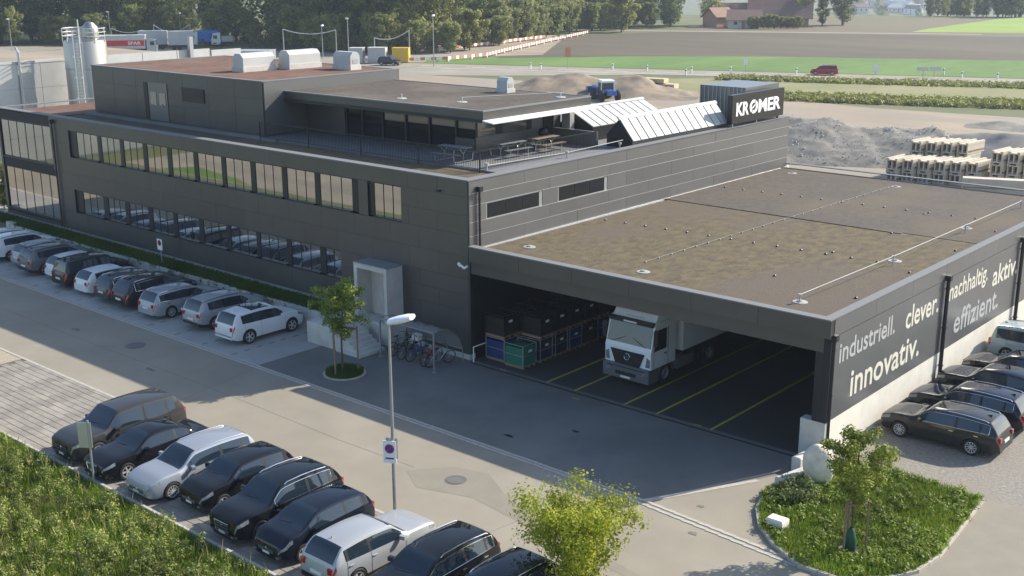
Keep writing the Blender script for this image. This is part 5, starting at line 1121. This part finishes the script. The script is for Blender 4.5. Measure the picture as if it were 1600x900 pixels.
for i, (x, y) in enumerate([(-103, 126.5), (-100.7, 126.6), (-89.7, 133.6), (-83.3, 135.2), (-73.2, 132.1), (-75.1, 136.8), (-69.8, 141), (-59.8, 145.8), (-39.8, 159.9), (-35.3, 156.1), (-30, 157.4)]):
    t = thing('marker_post', 'small white roadside marker post along the country road', 'marker post', (x, y, 0), 0, 'marker posts along the country road')
    MB().bbox(-.12, .12, -.08, .08, 0, 1.1, .04).build('post', 'white_paint', t, local=True); MB().box(-.125, .125, -.085, .085, .75, .92).build('band', 'trim_dark', t, local=True)
def roadsign(x, y, h, w, ph, mt, label):
    t = thing('road_sign', label, 'sign', (x, y, 0)); MB().cyl((0, 0, 0), (0, 0, h), .06, n=8).build('post', 'metal_galv', t, local=True)
    R_ = Matrix.Rotation(-.65, 3, 'Z'); MB().obox((.05, -.08, h - ph / 2), (w, .05, ph), Matrix.Rotation(.66, 3, 'Z')).build('plate', mt, t, local=True)
roadsign(-97.6, 130.6, 3.8, 1.0, 1.7, 'orange', 'orange road works sign on a post at the field edge')
roadsign(-68.5, 143.8, 2.5, .6, 1.2, 'white_paint', 'narrow white sign in the green field strip')
roadsign(-49, 153.5, 1.8, .8, 1.5, 'white_paint', 'white roadside cabinet right of the red car')
t = thing('direction_sign', 'pair of grey and white arrow boards at the country road', 'sign', (-40, 154, 0), .66)
MB().box(-2.0, -.1, -.05, .05, 1.1, 1.7).box(.1, 1.9, -.05, .05, 1.1, 1.7).build('board', 'metal_zinc', t, local=True)
for x in (-.9, .9): MB().cyl((x, .1, 0), (x, .1, 1.5), .07, n=8).build('post', 'metal_galv', t, local=True)
car('mpv', 'paint_red', -55.5, 147.6, 204, 'red car driving along the country road', 'vehicles on the country road')
# dirt pile, loader, timber, heaps
def ridge(name, label, mat, P, front, back, seed, nse=.35, cat='heap', step=1.0, stones=0):
    """P: list of (x, y, h) along the crest; slopes fall to the ground on both sides"""
    t = thing(name, label, cat, (P[0][0], P[0][1], 0)); o = Vector((P[0][0], P[0][1], 0)); m = MB(); rowsn = 0
    d = (Vector(P[-1][:2]) - Vector(P[0][:2])).normalized(); nrm_ = Vector((d.y, -d.x)); cum = [0]
    for a, b in zip(P, P[1:]): cum.append(cum[-1] + (Vector(b[:2]) - Vector(a[:2])).length)
    fx_ = pchip([(c, p[0]) for c, p in zip(cum, P)]); fy_ = pchip([(c, p[1]) for c, p in zip(cum, P)]); fh = pchip([(c, p[2]) for c, p in zip(cum, P)])
    nu = int(cum[-1] / step) + 1; nv = int((front + back) / step) + 1
    for i in range(nu + 1):
        s = cum[-1] * i / nu
        for j in range(nv + 1):
            v = -front + (front + back) * j / nv; k = 1 + v / front if v < 0 else 1 - v / back
            x = fx_(s) - nrm_.x * v; y = fy_(s) - nrm_.y * v
            q = Vector((x * .35 + seed, y * .35, 0)); nn = noise.noise(q) * 1.0 + noise.noise(q * 2.7) * .5 + noise.noise(q * 7) * .22
            kk = max(0, k) ** .9; z = fh(s) * kk + nse * nn * (.25 + kk) * min(1, kk * 4)
            m.v.append((x - o.x + noise.noise(q * 3) * .3, y - o.y, max(-.05, z - .05)))
    for i in range(nu):
        for j in range(nv):
            a = i * (nv + 1) + j; m.f.append((a, a + nv + 1, a + nv + 2, a + 1))
    m.build('mound', mat, t, smooth=True, angle=80, local=True)
    if stones:
        r_ = random.Random(seed); sm = MB(); me_v = m.v
        for _ in range(stones):
            x, y, z = me_v[r_.randrange(len(me_v))]
            if z < .1: continue
            s_ = r_.uniform(.03, .09); sm.obox((x + r_.uniform(-.2, .2), y + r_.uniform(-.2, .2), z), (s_ * 1.6, s_, s_), Matrix.Rotation(r_.uniform(0, 6), 3, Vector((r_.random(), r_.random(), .3)).normalized()))
        sm.build('rubble', 'concrete_wall', t, local=True)['kind'] = 'stuff'
    return t
ridge('gravel_heap', 'long dark grey rubble heap behind the loading hall', 'heap_grey', [(-26, 66, 2.2), (-20.5, 68.0, 3.3), (-18.1, 69.2, 3.55), (-16.1, 70.2, 3.2), (-13.6, 71.4, 2.65), (-10.5, 72.7, 2.75), (-7.0, 74, 2.6), (-4, 75.5, 1.5)], 9, 14, 3.1, .36, step=.4, stones=2200)
ridge('gravel_heap', 'smooth grey gravel heap at the right behind the stacked concrete elements', 'heap_smooth', [(-9, 74.5, .6), (-5.5, 74.5, 2.4), (-2.8, 74.8, 2.7), (0, 74.2, 3.0), (4, 75.0, 2.6), (9, 77, 2.2), (14, 80, 1.0)], 8.5, 9, 9.4, .18, step=.5)
ridge('gravel_heap', 'flat low gravel mound on the dirt yard before the hedges', 'heap_grey', [(-13, 99, .1), (-9.5, 99.5, .9), (-6.5, 99.4, .6), (0, 98, .1)], 3, 3, 5.2, .15, step=.6)
ridge('dirt_heap', 'brown heap of excavated earth behind the blue loader', 'dirt_pile', [(-80, 92, .3), (-74.5, 95, 2.6), (-71, 98.6, 3.0), (-67, 101, 2.3), (-63, 103.4, 2.7), (-60, 104.5, 1.6), (-54, 106, .2)], 8, 6, 1.7, .4, step=.6)
t = thing('wheel_loader', 'blue and white wheel loader working at the brown earth heap', 'loader', (-61.6, 93.6, 0), math.radians(-35))
MB().bbox(-3.0, -.2, -1.0, 1.0, .8, 1.9, .1).build('rear_body', 'tractor_blue', t, local=True)
MB().bbox(.9, 3.0, -.7, .7, .9, 1.6, .1).build('bonnet', 'tractor_blue', t, local=True)
MB().box(-.5, 1.0, -.9, .9, 1.0, 2.5).build('cab', 'car_glass', t, local=True)
MB().bbox(-.7, 1.2, -1.0, 1.0, 2.5, 2.85, .12).build('cab_roof', 'white_paint', t, local=True)
for x in (-.5, 1.0):
    for y in (-.9, .9): MB().bar((x, y, 1), (x, y, 2.5), .1).build('cab_post', 'white_paint', t, local=True)
for x in (-1.9, 2.0):
    for s in (-1, 1): MB().lathe([(.001, -.25), (.72, -.25), (.8, -.12), (.8, .12), (.72, .25), (.001, .25)], (x, s * 1.15, .8), 18, 'y').build('wheel', 'tyre', t, local=True)
MB().bar((-1.5, .5, 1.8), (-4.2, .5, 1.2), .25).bar((-1.5, -.5, 1.8), (-4.2, -.5, 1.2), .25).build('lift_arm', 'tractor_blue', t, local=True)
MB().extr([(-4.0, -1.3, 1.6), (-4.9, -1.3, 1.5), (-5.0, -1.3, .6), (-4.2, -1.3, .5)][::-1], (0, 2.6, 0)).build('bucket', 'tractor_blue', t, local=True)
t = thing('timber_stack', 'stack of pale yellow timber packs beside the brown earth heap', 'timber stack', (-60.8, 106.2, 0), .2)
for z, n in ((0, 4), (.72, 4), (1.44, 3)):
    for k in range(n): MB().box(-2.4 + k * 1.22 - (.4 if z > 1 else 0), -2.4 + k * 1.22 + 1.16 - (.4 if z > 1 else 0), -.9, .9, z + .06, z + .68).build('pack', 'wood_pale', t, local=True)
# precast elements
random.seed(21)
def precast(x, y, z, ang, label, l=3.2, w=.98, h=1.0):
    t = thing('precast_element', label, 'concrete element', (x, y, z), ang, 'stacked precast concrete elements')
    MB().box(-w / 2, w / 2, 0, l, 0, .12).build('slab', 'precast', t, local=True)
    for s in (-1, 0, 1): MB().box(s * (w / 2 - .06) - .06, s * (w / 2 - .06) + .06, .0, l, .12, h - .22).build('web', 'precast', t, local=True)
    MB().box(-w / 2, w / 2, .1, l, .121, .3).build('recess_shade', 'precast_shade', t, local=True)  # dark block stands in for the shade inside the channel
    MB().box(-w / 2 - .02, w / 2 + .02, -.03, l, h - .22, h - .12).build('slab', 'precast', t, local=True)
    for s in (-1, 1): MB().box(s * (w / 2 - .1) - .12, s * (w / 2 - .1) + .12, -.03, l, h - .12, h).build('rib', 'precast', t, local=True)
D_ = Vector((.93, .36)); av = -.1
words = ['first', 'second', 'third', 'fourth', 'fifth', 'sixth']
for k in range(6):
    p = Vector((-4.6, 58.4)) + D_ * (1.3 * k)
    for lv in range(2): precast(p.x, p.y, lv * 1.02, av + random.uniform(-.04, .04), 'precast concrete element, %s stack from the left, %s layer' % (words[k], ('lower', 'upper')[lv]))
for k in range(4):
    p = Vector((-4.4, 62.8)) + D_ * (1.3 * k)
    precast(p.x, p.y, 2.06, av, 'precast concrete element raised in the back row, %s from the left' % words[k]); 
    for lv in range(2): precast(p.x, p.y, lv * 1.02, av, 'precast element below the back row, %s from the left, %s layer' % (words[k], ('lower', 'upper')[lv]), 2.6)
for k in range(4):
    p = Vector((3.2, 61.4)) + D_ * (1.3 * k)
    for lv in range(3): precast(p.x, p.y, lv * 1.02, -.1, 'precast element in right hand group, %s from left, layer %s from ground' % (words[k], ('one', 'two', 'three')[lv]))
t = thing('concrete_beam', 'long pale concrete beam lying before the right hand element stacks', 'concrete beam', (4.6, 58.2, 0), .37)
MB().bbox(-2.8, 2.8, -.55, .55, 0, 1.3, .06).build('beam', 'precast', t, local=True); MB().box(-2.7, 2.7, -.6, -.551, .55, .62).build('groove_shade', 'precast_shade', t, local=True)  # groove's shade laid on the face as a dark strip
# farm
def house(x, y, ang, l, w, h, rh, wall, roof, label, group=None, name='house', z=0, over=.6):
    t = thing(name, label, 'house', (x, y, z), math.radians(ang), group)
    MB().extr([(-l / 2, -w / 2, 0), (-l / 2, w / 2, 0), (-l / 2, w / 2, h), (-l / 2, 0, h + rh), (-l / 2, -w / 2, h)][::-1], (l, 0, 0)).build('wall', wall, t, local=True)
    for s in (-1, 1):
        a = math.atan2(rh, w / 2); Lr = math.hypot(rh, w / 2) + over; c = Vector((0, s * (w / 4 + over * .4 * math.cos(a)), h + rh / 2 - over * .4 * math.sin(a) + .15))
        MB().obox(c, (l + 2 * over, Lr, .22), Matrix.Rotation(-s * a, 3, 'X')).build('roof', roof, t, local=True)
    n = max(1, int(l / 4))
    for k in range(n):
        xx = -l / 2 + (k + .5) * l / n
        MB().box(xx - .5, xx + .5, -w / 2 - .03, -w / 2, h * .45, h * .8).build('window', 'car_glass', t, local=True)
    MB().box(-.5, .5, -w / 2 - .04, -w / 2 - .03, .05, 2.1).build('door', 'wood', t, local=True)
    return t
house(-140.5, 288, 27, 17, 14, 3.0, 5.5, 'wood', 'roof_tile', 'large barn with long dark brown roof at the field edge', name='barn', over=1.2)
house(-143.5, 272, 27, 9, 7, 2.4, 2.6, 'plaster', 'roof_tile_light', 'low shed with reddish roof in front of the large barn')
house(-153.5, 274, 75, 7, 6, 3.0, 2.4, 'plaster_pink', 'roof_tile_light', 'small pink farm house at the left of the barn')
house(-155, 286, 40, 9, 7, 3.6, 2.8, 'plaster', 'roof_tile', 'farm house behind the pink one')
house(-194, 305, 20, 7, 5, 6.0, 1.0, 'white_paint', 'metal_zinc', 'white tower like building among the trees left of the farm')
# valley town
random.seed(4)
def gz(x, y): return ground_z(math.hypot(x - CAM.x, y - CAM.y))
for k in range(34):
    az = math.radians(random.uniform(111.6, 115.6)); d = random.uniform(1150, 1600); x = CAM.x + d * math.cos(az); y = CAM.y + d * math.sin(az); l = random.uniform(9, 26)
    house(x, y, random.uniform(-30, 60), l, random.uniform(8, 13), random.uniform(4, 9), 3, random.choice(['plaster', 'white_paint', 'plaster']), random.choice(['roof_tile', 'metal_galv', 'seam_white']), 'small pale house in the hazy valley town', 'houses of the valley town', 'town_house', gz(x, y) - .5)
# ================================================================== vegetation
def leaf_mesh(name, centers, mat, size, per, spread, seed, up=.3):
    """leaf clumps: little folded leaf faces round every centre (x, y, z, r)"""
    rnd = random.Random(seed); vs = []; fs = []
    for cx, cy, cz, r in centers:
        for _ in range(per):
            d = Vector((rnd.gauss(0, 1), rnd.gauss(0, 1), rnd.gauss(0, 1) * .8)); d.normalize(); q = r * (rnd.random() ** .45) * spread
            p = Vector((cx, cy, cz)) + d * q
            n = (d + Vector((rnd.uniform(-.7, .7), rnd.uniform(-.7, .7), rnd.uniform(-.4, .9) + up))).normalized()
            a = n.orthogonal().normalized(); a = Matrix.Rotation(rnd.uniform(0, 6.28), 3, n) @ a; b = n.cross(a); s = size * rnd.uniform(.6, 1.35)
            i = len(vs); vs += [p - a * s * .5, p + b * s * .32 + n * s * .06, p + a * s * .5, p - b * s * .32 + n * s * .06]; fs.append((i, i + 1, i + 2, i + 3))
    me = bpy.data.meshes.new(name); me.from_pydata([tuple(v) for v in vs], [], fs); me.materials.append(MATS[mat]); me.update(); return me
def branchy(h, r0, nb, rad, z0, rnd, droop=.2, lift=.5, gap=0):
    """trunk + limbs; returns (mesh builder, list of clump centres)"""
    m = MB(); tp = [Vector((0, 0, 0))]; k = 7
    for i in range(1, k + 1): tp.append(Vector((rnd.uniform(-.03, .03) * h * .5, rnd.uniform(-.03, .03) * h * .5, h * .93 * i / k)))
    m.tube(tp, [r0 * (1 - .9 * i / k) + .01 for i in range(k + 1)], 7); cl = []
    for b in range(nb):
        t = z0 + (1 - z0) * (b + rnd.random()) / nb; t = min(.97, t); i = min(k - 1, int(t * k)); base = tp[i].lerp(tp[i + 1], t * k - i)
        a = b * 2.4 + rnd.uniform(-.4, .4); prof = math.sin(math.pi * min(1, max(.08, (1 - t) / (1 - z0) * .75 + .12))) ; L_ = rad * prof * rnd.uniform(.75, 1.2)
        d = Vector((math.cos(a), math.sin(a), lift + rnd.uniform(-.15, .3))).normalized(); pts = [base]
        for s in range(1, 4): pts.append(base + d * L_ * s / 3 + Vector((0, 0, -droop * L_ * (s / 3) ** 2 * .5)))
        rb = r0 * .35 * (1 - t * .6); m.tube(pts, [rb, rb * .7, rb * .45, rb * .15], 5)
        for s in range(1, 4):
            for _ in range(2 if s > 1 else 1): q = pts[s] + Vector((rnd.uniform(-1, 1), rnd.uniform(-1, 1), rnd.uniform(-.6, .8))) * L_ * .20; cl.append((q.x, q.y, q.z, max(.12, rad * rnd.uniform(.16, .30))))
    for s in range(3): cl.append((tp[-1].x, tp[-1].y, tp[-1].z + (s - 1) * rad * .12, rad * .2))
    return m, cl
def tree(name, label, loc, h, rad, mat, leaf, per, z0=.3, nb=18, seed=1, group=None, r0=.06, lift=.5, droop=.2):
    rnd = random.Random(seed); t = thing(name, label, 'tree', loc, 0, group); m, cl = branchy(h, r0, nb, rad, z0, rnd, droop, lift)
    m.build('trunk', 'bark', t, smooth=True, local=True); link('crown', leaf_mesh('crown', cl, mat, leaf, per, 1.1, seed), t); return t
tree('young_tree', 'bright yellow green young tree rising from the bottom edge of the picture', (17.6, -14.25, 0), 2.65, 1.8, 'leaf_yellow', .10, 125, .30, 24, 3, r0=.06, lift=.8, droop=-.15)
MT = tree('young_tree', 'young maple with olive leaves standing in the corner bed', (22.35, -5.95, .05), 4.1, 1.02, 'leaf_maple', .105, 72, .46, 18, 8, r0=.05, lift=.55)
ET = tree('young_tree', 'slender young tree in front of the entrance stairs', (-3.15, -5.3, .03), 4.35, 1.15, 'leaf_green', .105, 84, .44, 17, 15, r0=.05, lift=.55)
def stakes(x, y, r, h, label, n=3, a0=.3):
    t = thing('tree_stakes', label, 'tree stakes', (x, y, 0)); P = [Vector((r * math.cos(a0 + k * 2 * math.pi / n), r * math.sin(a0 + k * 2 * math.pi / n), 0)) for k in range(n)]
    for p in P: MB().cyl(p, p + Vector((0, 0, h)), .04, n=8).cyl(p + Vector((0, 0, h)), p + Vector((0, 0, h + .03)), .04, .01, n=8).build('stake', 'stake', t, local=True)
    for a, b in zip(P, P[1:] + P[:1]): MB().bar(a + Vector((0, 0, h - .1)), b + Vector((0, 0, h - .1)), .035, .07).build('crossbar', 'stake', t, local=True)
stakes(22.35, -5.95, .42, 1.85, 'wooden stakes with crossbars holding the maple in the corner bed')
stakes(-3.15, -5.3, .72, 2.25, 'wooden stakes with crossbars holding the tree before the stairs', 3, .9)
t = thing('watering_bag', 'dark green watering bag round the trunk of the maple', 'watering bag', (22.3, -5.98, .07)); MB().lathe([(.19, 0), (.2, .35), (.12, .68), (.06, .78)], n=14).build('bag', 'bag_green', t, smooth=True, local=True)
BD = thing('tree_bed', 'small round grass bed with stone rim under the tree by the stairs', 'tree bed', (-3.1, -5.25, 0))
MB().lathe([(1.0, 0), (1.0, .06), (.9, .06), (.9, .03), (.001, .05)], n=30).build('rim', 'stone_kerb', BD, local=True); MB().lathe([(.9, .032), (.6, .09), (.001, .13)], n=26).build('soil', 'joint_soil', BD, local=True)
# grass: many little blades as one object of kind stuff
def grass(name, label, pts, mat, hmin, hmax, w, seed, lean=.5, parent=None):
    rnd = random.Random(seed); vs = []; fs = []
    for x, y, z in pts:
        a = rnd.uniform(0, 6.28); h = rnd.uniform(hmin, hmax); d = Vector((math.cos(a), math.sin(a), 0)); s = Vector((-d.y, d.x, 0)) * w * rnd.uniform(.6, 1.3); l = rnd.uniform(.1, lean) * h
        p = Vector((x, y, z)); i = len(vs); vs += [p - s, p + s, p + d * l * .4 + s * .8 + Vector((0, 0, h * .6)), p + d * l + Vector((0, 0, h)), p + d * l * .4 - s * .8 + Vector((0, 0, h * .6))]; fs.append((i, i + 1, i + 2, i + 3, i + 4))
    me = bpy.data.meshes.new(name); me.from_pydata([tuple(v) for v in vs], [], fs); me.materials.append(MATS[mat]); me.update()
    o = link(name, me, parent); o['kind'] = 'stuff'
    if label and parent is None: o['label'] = label
    return o
rnd = random.Random(2)
def inside(x, y, P):
    c = False; n = len(P)
    for i in range(n):
        x0, y0 = P[i]; x1, y1 = P[i - 1]
        if (y0 > y) != (y1 > y) and x < (x1 - x0) * (y - y0) / (y1 - y0) + x0: c = not c
    return c
pts = []
while len(pts) < 60000:
    x = rnd.uniform(-14, 12); y = rnd.uniform(-27, -19.25)
    if noise.noise(Vector((x * .5, y * .5, 3))) * .5 + .75 > rnd.random(): pts.append((x, y, -.01))
grass('meadow_grass', 'rough sunlit grass in the lower left corner', pts, 'grass_blade', .09, .32, .013, 4)
grass('dry_stalks', 'dry pale stalks standing in the rough grass at lower left', [(rnd.uniform(-14, 12), rnd.uniform(-27, -19.3), 0) for _ in range(1500)], 'dry_stalk', .35, .75, .007, 24, .35)
cl = []
for k in range(980):
    x = rnd.uniform(-13, 11.5); y = rnd.uniform(-26.5, -19.4); q = noise.noise(Vector((x * .45, y * .45, 7))) 
    if y > -19.9 and rnd.random() < .5: continue
    h = .18 + .55 * max(0, q + .35) * rnd.uniform(.6, 1.3)
    for z in range(1 + int(h / .16)): cl.append((x + rnd.uniform(-.08, .08), y + rnd.uniform(-.08, .08), .06 + z * .16, .2 * (1.15 - .12 * z)))
o = link('meadow_weeds', leaf_mesh('meadow_weeds', cl, 'weed', .078, 38, 1.0, 5)); o['kind'] = 'stuff'; o['label'] = 'leafy flowering weeds between car park and lower left corner'
pts = []
while len(pts) < 26000:
    x = rnd.uniform(18, 24.8); y = rnd.uniform(-8.2, .8)
    if inside(x, y, ISL) and math.hypot(x - 22.3, y + 6.0) > .38: pts.append((x, y, .06))
grass('bed_grass', 'bright grass of the corner bed', pts, 'grass_blade', .08, .26, .013, 9)
cl = []
while len(cl) < 620:
    x = rnd.uniform(18.2, 24.6); y = rnd.uniform(-7.9, .6)
    if not inside(x, y, ISL) or math.hypot(x - 22.3, y + 6.0) < .55: continue
    if noise.noise(Vector((x * .6, y * .6, 1))) < rnd.uniform(-.4, .3): continue
    cl.append((x, y, .13 + rnd.random() * .12, rnd.uniform(.12, .24)))
o = link('bed_weeds', leaf_mesh('bed_weeds', cl, 'leaf_green', .10, 36, 1.0, 12)); o['kind'] = 'stuff'; o['label'] = 'low leafy weeds in the corner bed'
t = thing('shrub', 'dark leafy shrub crouching below the pale boulder', 'shrub', (19.15, -3.7, .05)); cl = [(rnd.uniform(-.55, .6), rnd.uniform(-1.0, .7), rnd.uniform(.1, .6), .28) for _ in range(44)]
link('foliage', leaf_mesh('foliage', cl, 'leaf_dark', .11, 60, 1.0, 77), t); MB().tube([(0, 0, 0), (.1, .1, .5)], [.04, .01], 6).build('stem', 'bark', t, local=True)
pts = [(-3.1 + .86 * math.sqrt(u) * math.cos(a), -5.25 + .86 * math.sqrt(u) * math.sin(a), .06) for u, a in ((rnd.random(), rnd.uniform(0, 6.28)) for _ in range(4200))]
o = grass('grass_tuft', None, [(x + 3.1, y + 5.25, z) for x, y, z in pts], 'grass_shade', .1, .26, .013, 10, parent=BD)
pts = []
for k in range(34000):
    x = rnd.uniform(-50, -8.3); y = rnd.uniform(-1.3, -.47); pts.append((x, y, .80 + (y + 1.2) / .75 * .26))
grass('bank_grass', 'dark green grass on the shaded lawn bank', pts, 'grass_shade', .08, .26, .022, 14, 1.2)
cl = [(rnd.uniform(-43, -8.6), -1.3 - .1 * rnd.random(), .72 + .14 * rnd.random(), .16) for _ in range(110)]
o = link('bank_overhang', leaf_mesh('bank_overhang', cl, 'grass_shade', .09, 30, 1.0, 31)); o['kind'] = 'stuff'; o['label'] = 'green tufts hanging over the retaining wall'
# hedges across the road
def hedge(a, b, h, w, label, seed, n):
    r_ = random.Random(seed); a = Vector((*a, 0)); b = Vector((*b, 0)); d = (b - a).normalized(); nn = Vector((-d.y, d.x, 0)); cl = []
    for k in range(n): p = a.lerp(b, r_.random()) + nn * r_.uniform(-w, w); cl.append((p.x, p.y, h * r_.uniform(.1, .7), .5))
    o = link('bank_growth', leaf_mesh('bank_growth', cl, 'hedge', .38, 18, 1.0, seed)); o['kind'] = 'stuff'; o['label'] = label
RDn = (RD.x, RD.y)
hedge((-52, 108.5), (28, 138.5), 0.6, 4.2, 'near rough green bank between dirt yard and road', 3, 2600)
hedge((-66, 131), (30, 168), .4, 3.2, 'far rough green bank beside the country road', 6, 2200)
struct('verge', poly([(-78, 120), (-66, 110), (-54, 104), (30, 135), (40, 172), (-66, 132)], .006), 'verge', 'yellowish green verge between the hedges')
# ------------------------------------------------------------------ trees of the wood
protos = {}
def far_tree(kind, x, y, s, rz, label, group, z=0):
    if kind not in protos:
        h, rad, mat, leaf, per, z0, nb, sd, l_ = {'broad': (23, 6.5, 'leaf_forest', .62, 34, .08, 26, 41, .45), 'broad2': (20, 5.6, 'leaf_forest', .60, 34, .06, 24, 42, .6), 'dark': (24, 5.6, 'leaf_dark', .62, 36, .08, 26, 43, .3), 'slim': (21, 4.0, 'leaf_forest', .55, 34, .05, 24, 44, .8), 'shrub': (7.5, 3.2, 'leaf_shrub', .42, 40, .06, 18, 45, .6), 'shrub2': (9.5, 3.0, 'leaf_shrub', .42, 40, .06, 18, 46, .9), 'shrubdark': (8, 3.4, 'leaf_forest', .45, 40, .06, 18, 47, .5)}[kind]
        r_ = random.Random(sd); m, cl = branchy(h, h * .018, nb, rad, z0, r_, .25, l_)
        cl = [(a, b, c, r * (1.25 if rad > 3.5 else 1.05)) for a, b, c, r in cl]
        protos[kind] = (m.mesh('trunk', 'bark', True), leaf_mesh('crown', cl, mat, leaf * 1.1, int(per * 1.5), 1.1, sd))
    t = thing('forest_tree' if 'shrub' not in kind else 'tall_shrub', label, 'tree' if 'shrub' not in kind else 'shrub', (x, y, z), rz, group); t.scale = (s, s, s * random.uniform(.9, 1.1))
    link('trunk', protos[kind][0], t); link('crown', protos[kind][1], t); return t
FL = [(-262, 70), (-246, 92), (-224, 116), (-205, 136), (-180, 133), (-166, 130), (-152, 133), (-142, 146), (-153, 178), (-166, 216), (-172, 252), (-168, 276)]
random.seed(99); seg = []
def along(P, step):
    out = []
    for a, b in zip(P, P[1:]):
        a = Vector(a); b = Vector(b); n = max(1, int((b - a).length / step)); d = (b - a).normalized()
        for i in range(n): out.append((a.lerp(b, (i + random.random()) / n), Vector((-d.y, d.x))))
    return out
TL = {'broad': 'tall broad leaved tree with mottled olive crown at the edge of the wood', 'broad2': 'tall bushy olive green tree at the edge of the wood', 'dark': 'tall dark green tree at the edge of the wood', 'slim': 'slim upright tree at the edge of the wood', 'shrub': 'light green shrub before the wood', 'shrub2': 'slim light green shrub before the wood', 'shrubdark': 'round darker shrub before the wood'}
for p, n_ in along(FL, 5.0) + along(FL[4:], 6.0):                                    # front shrubs
    k = random.choice(['shrub', 'shrub2', 'shrub', 'shrubdark']); q = p + n_ * random.uniform(-1, 6); far_tree(k, q.x, q.y, random.uniform(.6, 1.15), random.uniform(0, 6), TL[k], k + ' trees of the wood')
for off, step in ((11, 7.0), (19, 7.0), (29, 8.0)):
    for p, n_ in along(FL, step):
        k = random.choice(['broad', 'broad2', 'dark', 'slim', 'broad']); q = p + n_ * (off + random.uniform(-3, 3)); far_tree(k, q.x, q.y, random.uniform(.75, 1.15), random.uniform(0, 6), TL[k], k + ' trees of the wood')
cl = []
for off in (40, 50, 62):
    for p, n_ in along(FL, 4):
        q = p + n_ * (off + random.uniform(-4, 4))
        for z in range(5): cl.append((q.x + random.uniform(-2, 2), q.y + random.uniform(-2, 2), 3 + z * 5 + random.uniform(-2, 2), 4.2))
o = link('forest', leaf_mesh('forest', cl, 'leaf_dark', 1.1, 42, 1.0, 61)); o['kind'] = 'stuff'; o['label'] = 'dense dark wood behind the edge trees'
# trees round the farm and on the crest
for i, (x, y, k, s, lb) in enumerate([(-127.5, 303.5, 'dark', .82, 'big solitary dark tree right of the barn'), (-131, 297, 'slim', .5, 'pale slender tree left of the solitary dark tree'), (-134, 290, 'broad2', .52, 'feathery tree in front of the right end of the barn'),
        (-163, 262, 'dark', .65, 'dark tree just left of the pink farm house'), (-160, 280, 'broad', .7, 'tree behind the pink farm house'), (-169, 272, 'broad2', .75, 'dense tree at the right end of the wood'), (-159, 232, 'shrubdark', 1.3, 'round dark bush at the right end of the shrubs'), (-166, 243, 'dark', .5, 'compact dark tree behind the round dark bush'),
        (-148, 292, 'broad', .6, 'tree crown behind the barn ridge')]):
    far_tree(k, x, y, s, i * 1.3, lb, None)
for i in range(9):
    q = Vector((-139, 268.5)).lerp(Vector((-129, 278)), i / 8); far_tree('shrubdark', q.x, q.y, random.uniform(.35, .5), i, 'low dark bush along the track before the barn', 'bushes before the barn')
for i in range(34):
    az = math.radians(random.uniform(106.5, 112.0)); d = random.uniform(448, 485); x = CAM.x + d * math.cos(az); y = CAM.y + d * math.sin(az)
    k = random.choice(['broad2', 'dark', 'broad', 'dark']); far_tree(k, x, y, random.uniform(.42, .62) * (1.3 if az < math.radians(109.3) else .62), i, 'hazy tree on the crest at the upper right', 'trees on the far crest', gz(x, y))
for i in range(60):
    az = math.radians(random.uniform(111.5, 119)); d = random.uniform(1000, 1700); x = CAM.x + d * math.cos(az); y = CAM.y + d * math.sin(az); far_tree(random.choice(['broad', 'dark']), x, y, random.uniform(.4, .7), i, 'faint hazy tree in the valley', 'trees of the valley', gz(x, y))
for i, (x, y, s) in enumerate([(-52, 3, .5), (-54, 7, .6), (-51.5, .5, .35)]): far_tree('shrub', x, y, s, i, ('round green bush beyond the glazed end of the offices', 'taller bush behind the glazed end of the offices', 'low bush at the glazed end of the offices')[i], None)
# ------------------------------------------------------------------ haze
hz = MB().box(-2600, 2700, -2700, 2600, -36, 46).build('haze', None); hz['kind'] = 'stuff'; hz['label'] = 'thin bluish haze over the whole place'
hm = bpy.data.materials.new('haze'); hm.use_nodes = True; t_ = hm.node_tree; t_.nodes.clear(); o_ = t_.nodes.new('ShaderNodeOutputMaterial'); v_ = t_.nodes.new('ShaderNodeVolumePrincipled')
v_.inputs['Color'].default_value = (.78, .87, 1, 1); v_.inputs['Density'].default_value = .00025; v_.inputs['Anisotropy'].default_value = .3
t_.links.new(v_.outputs[0], o_.inputs['Volume']); hz.data.materials.append(hm)
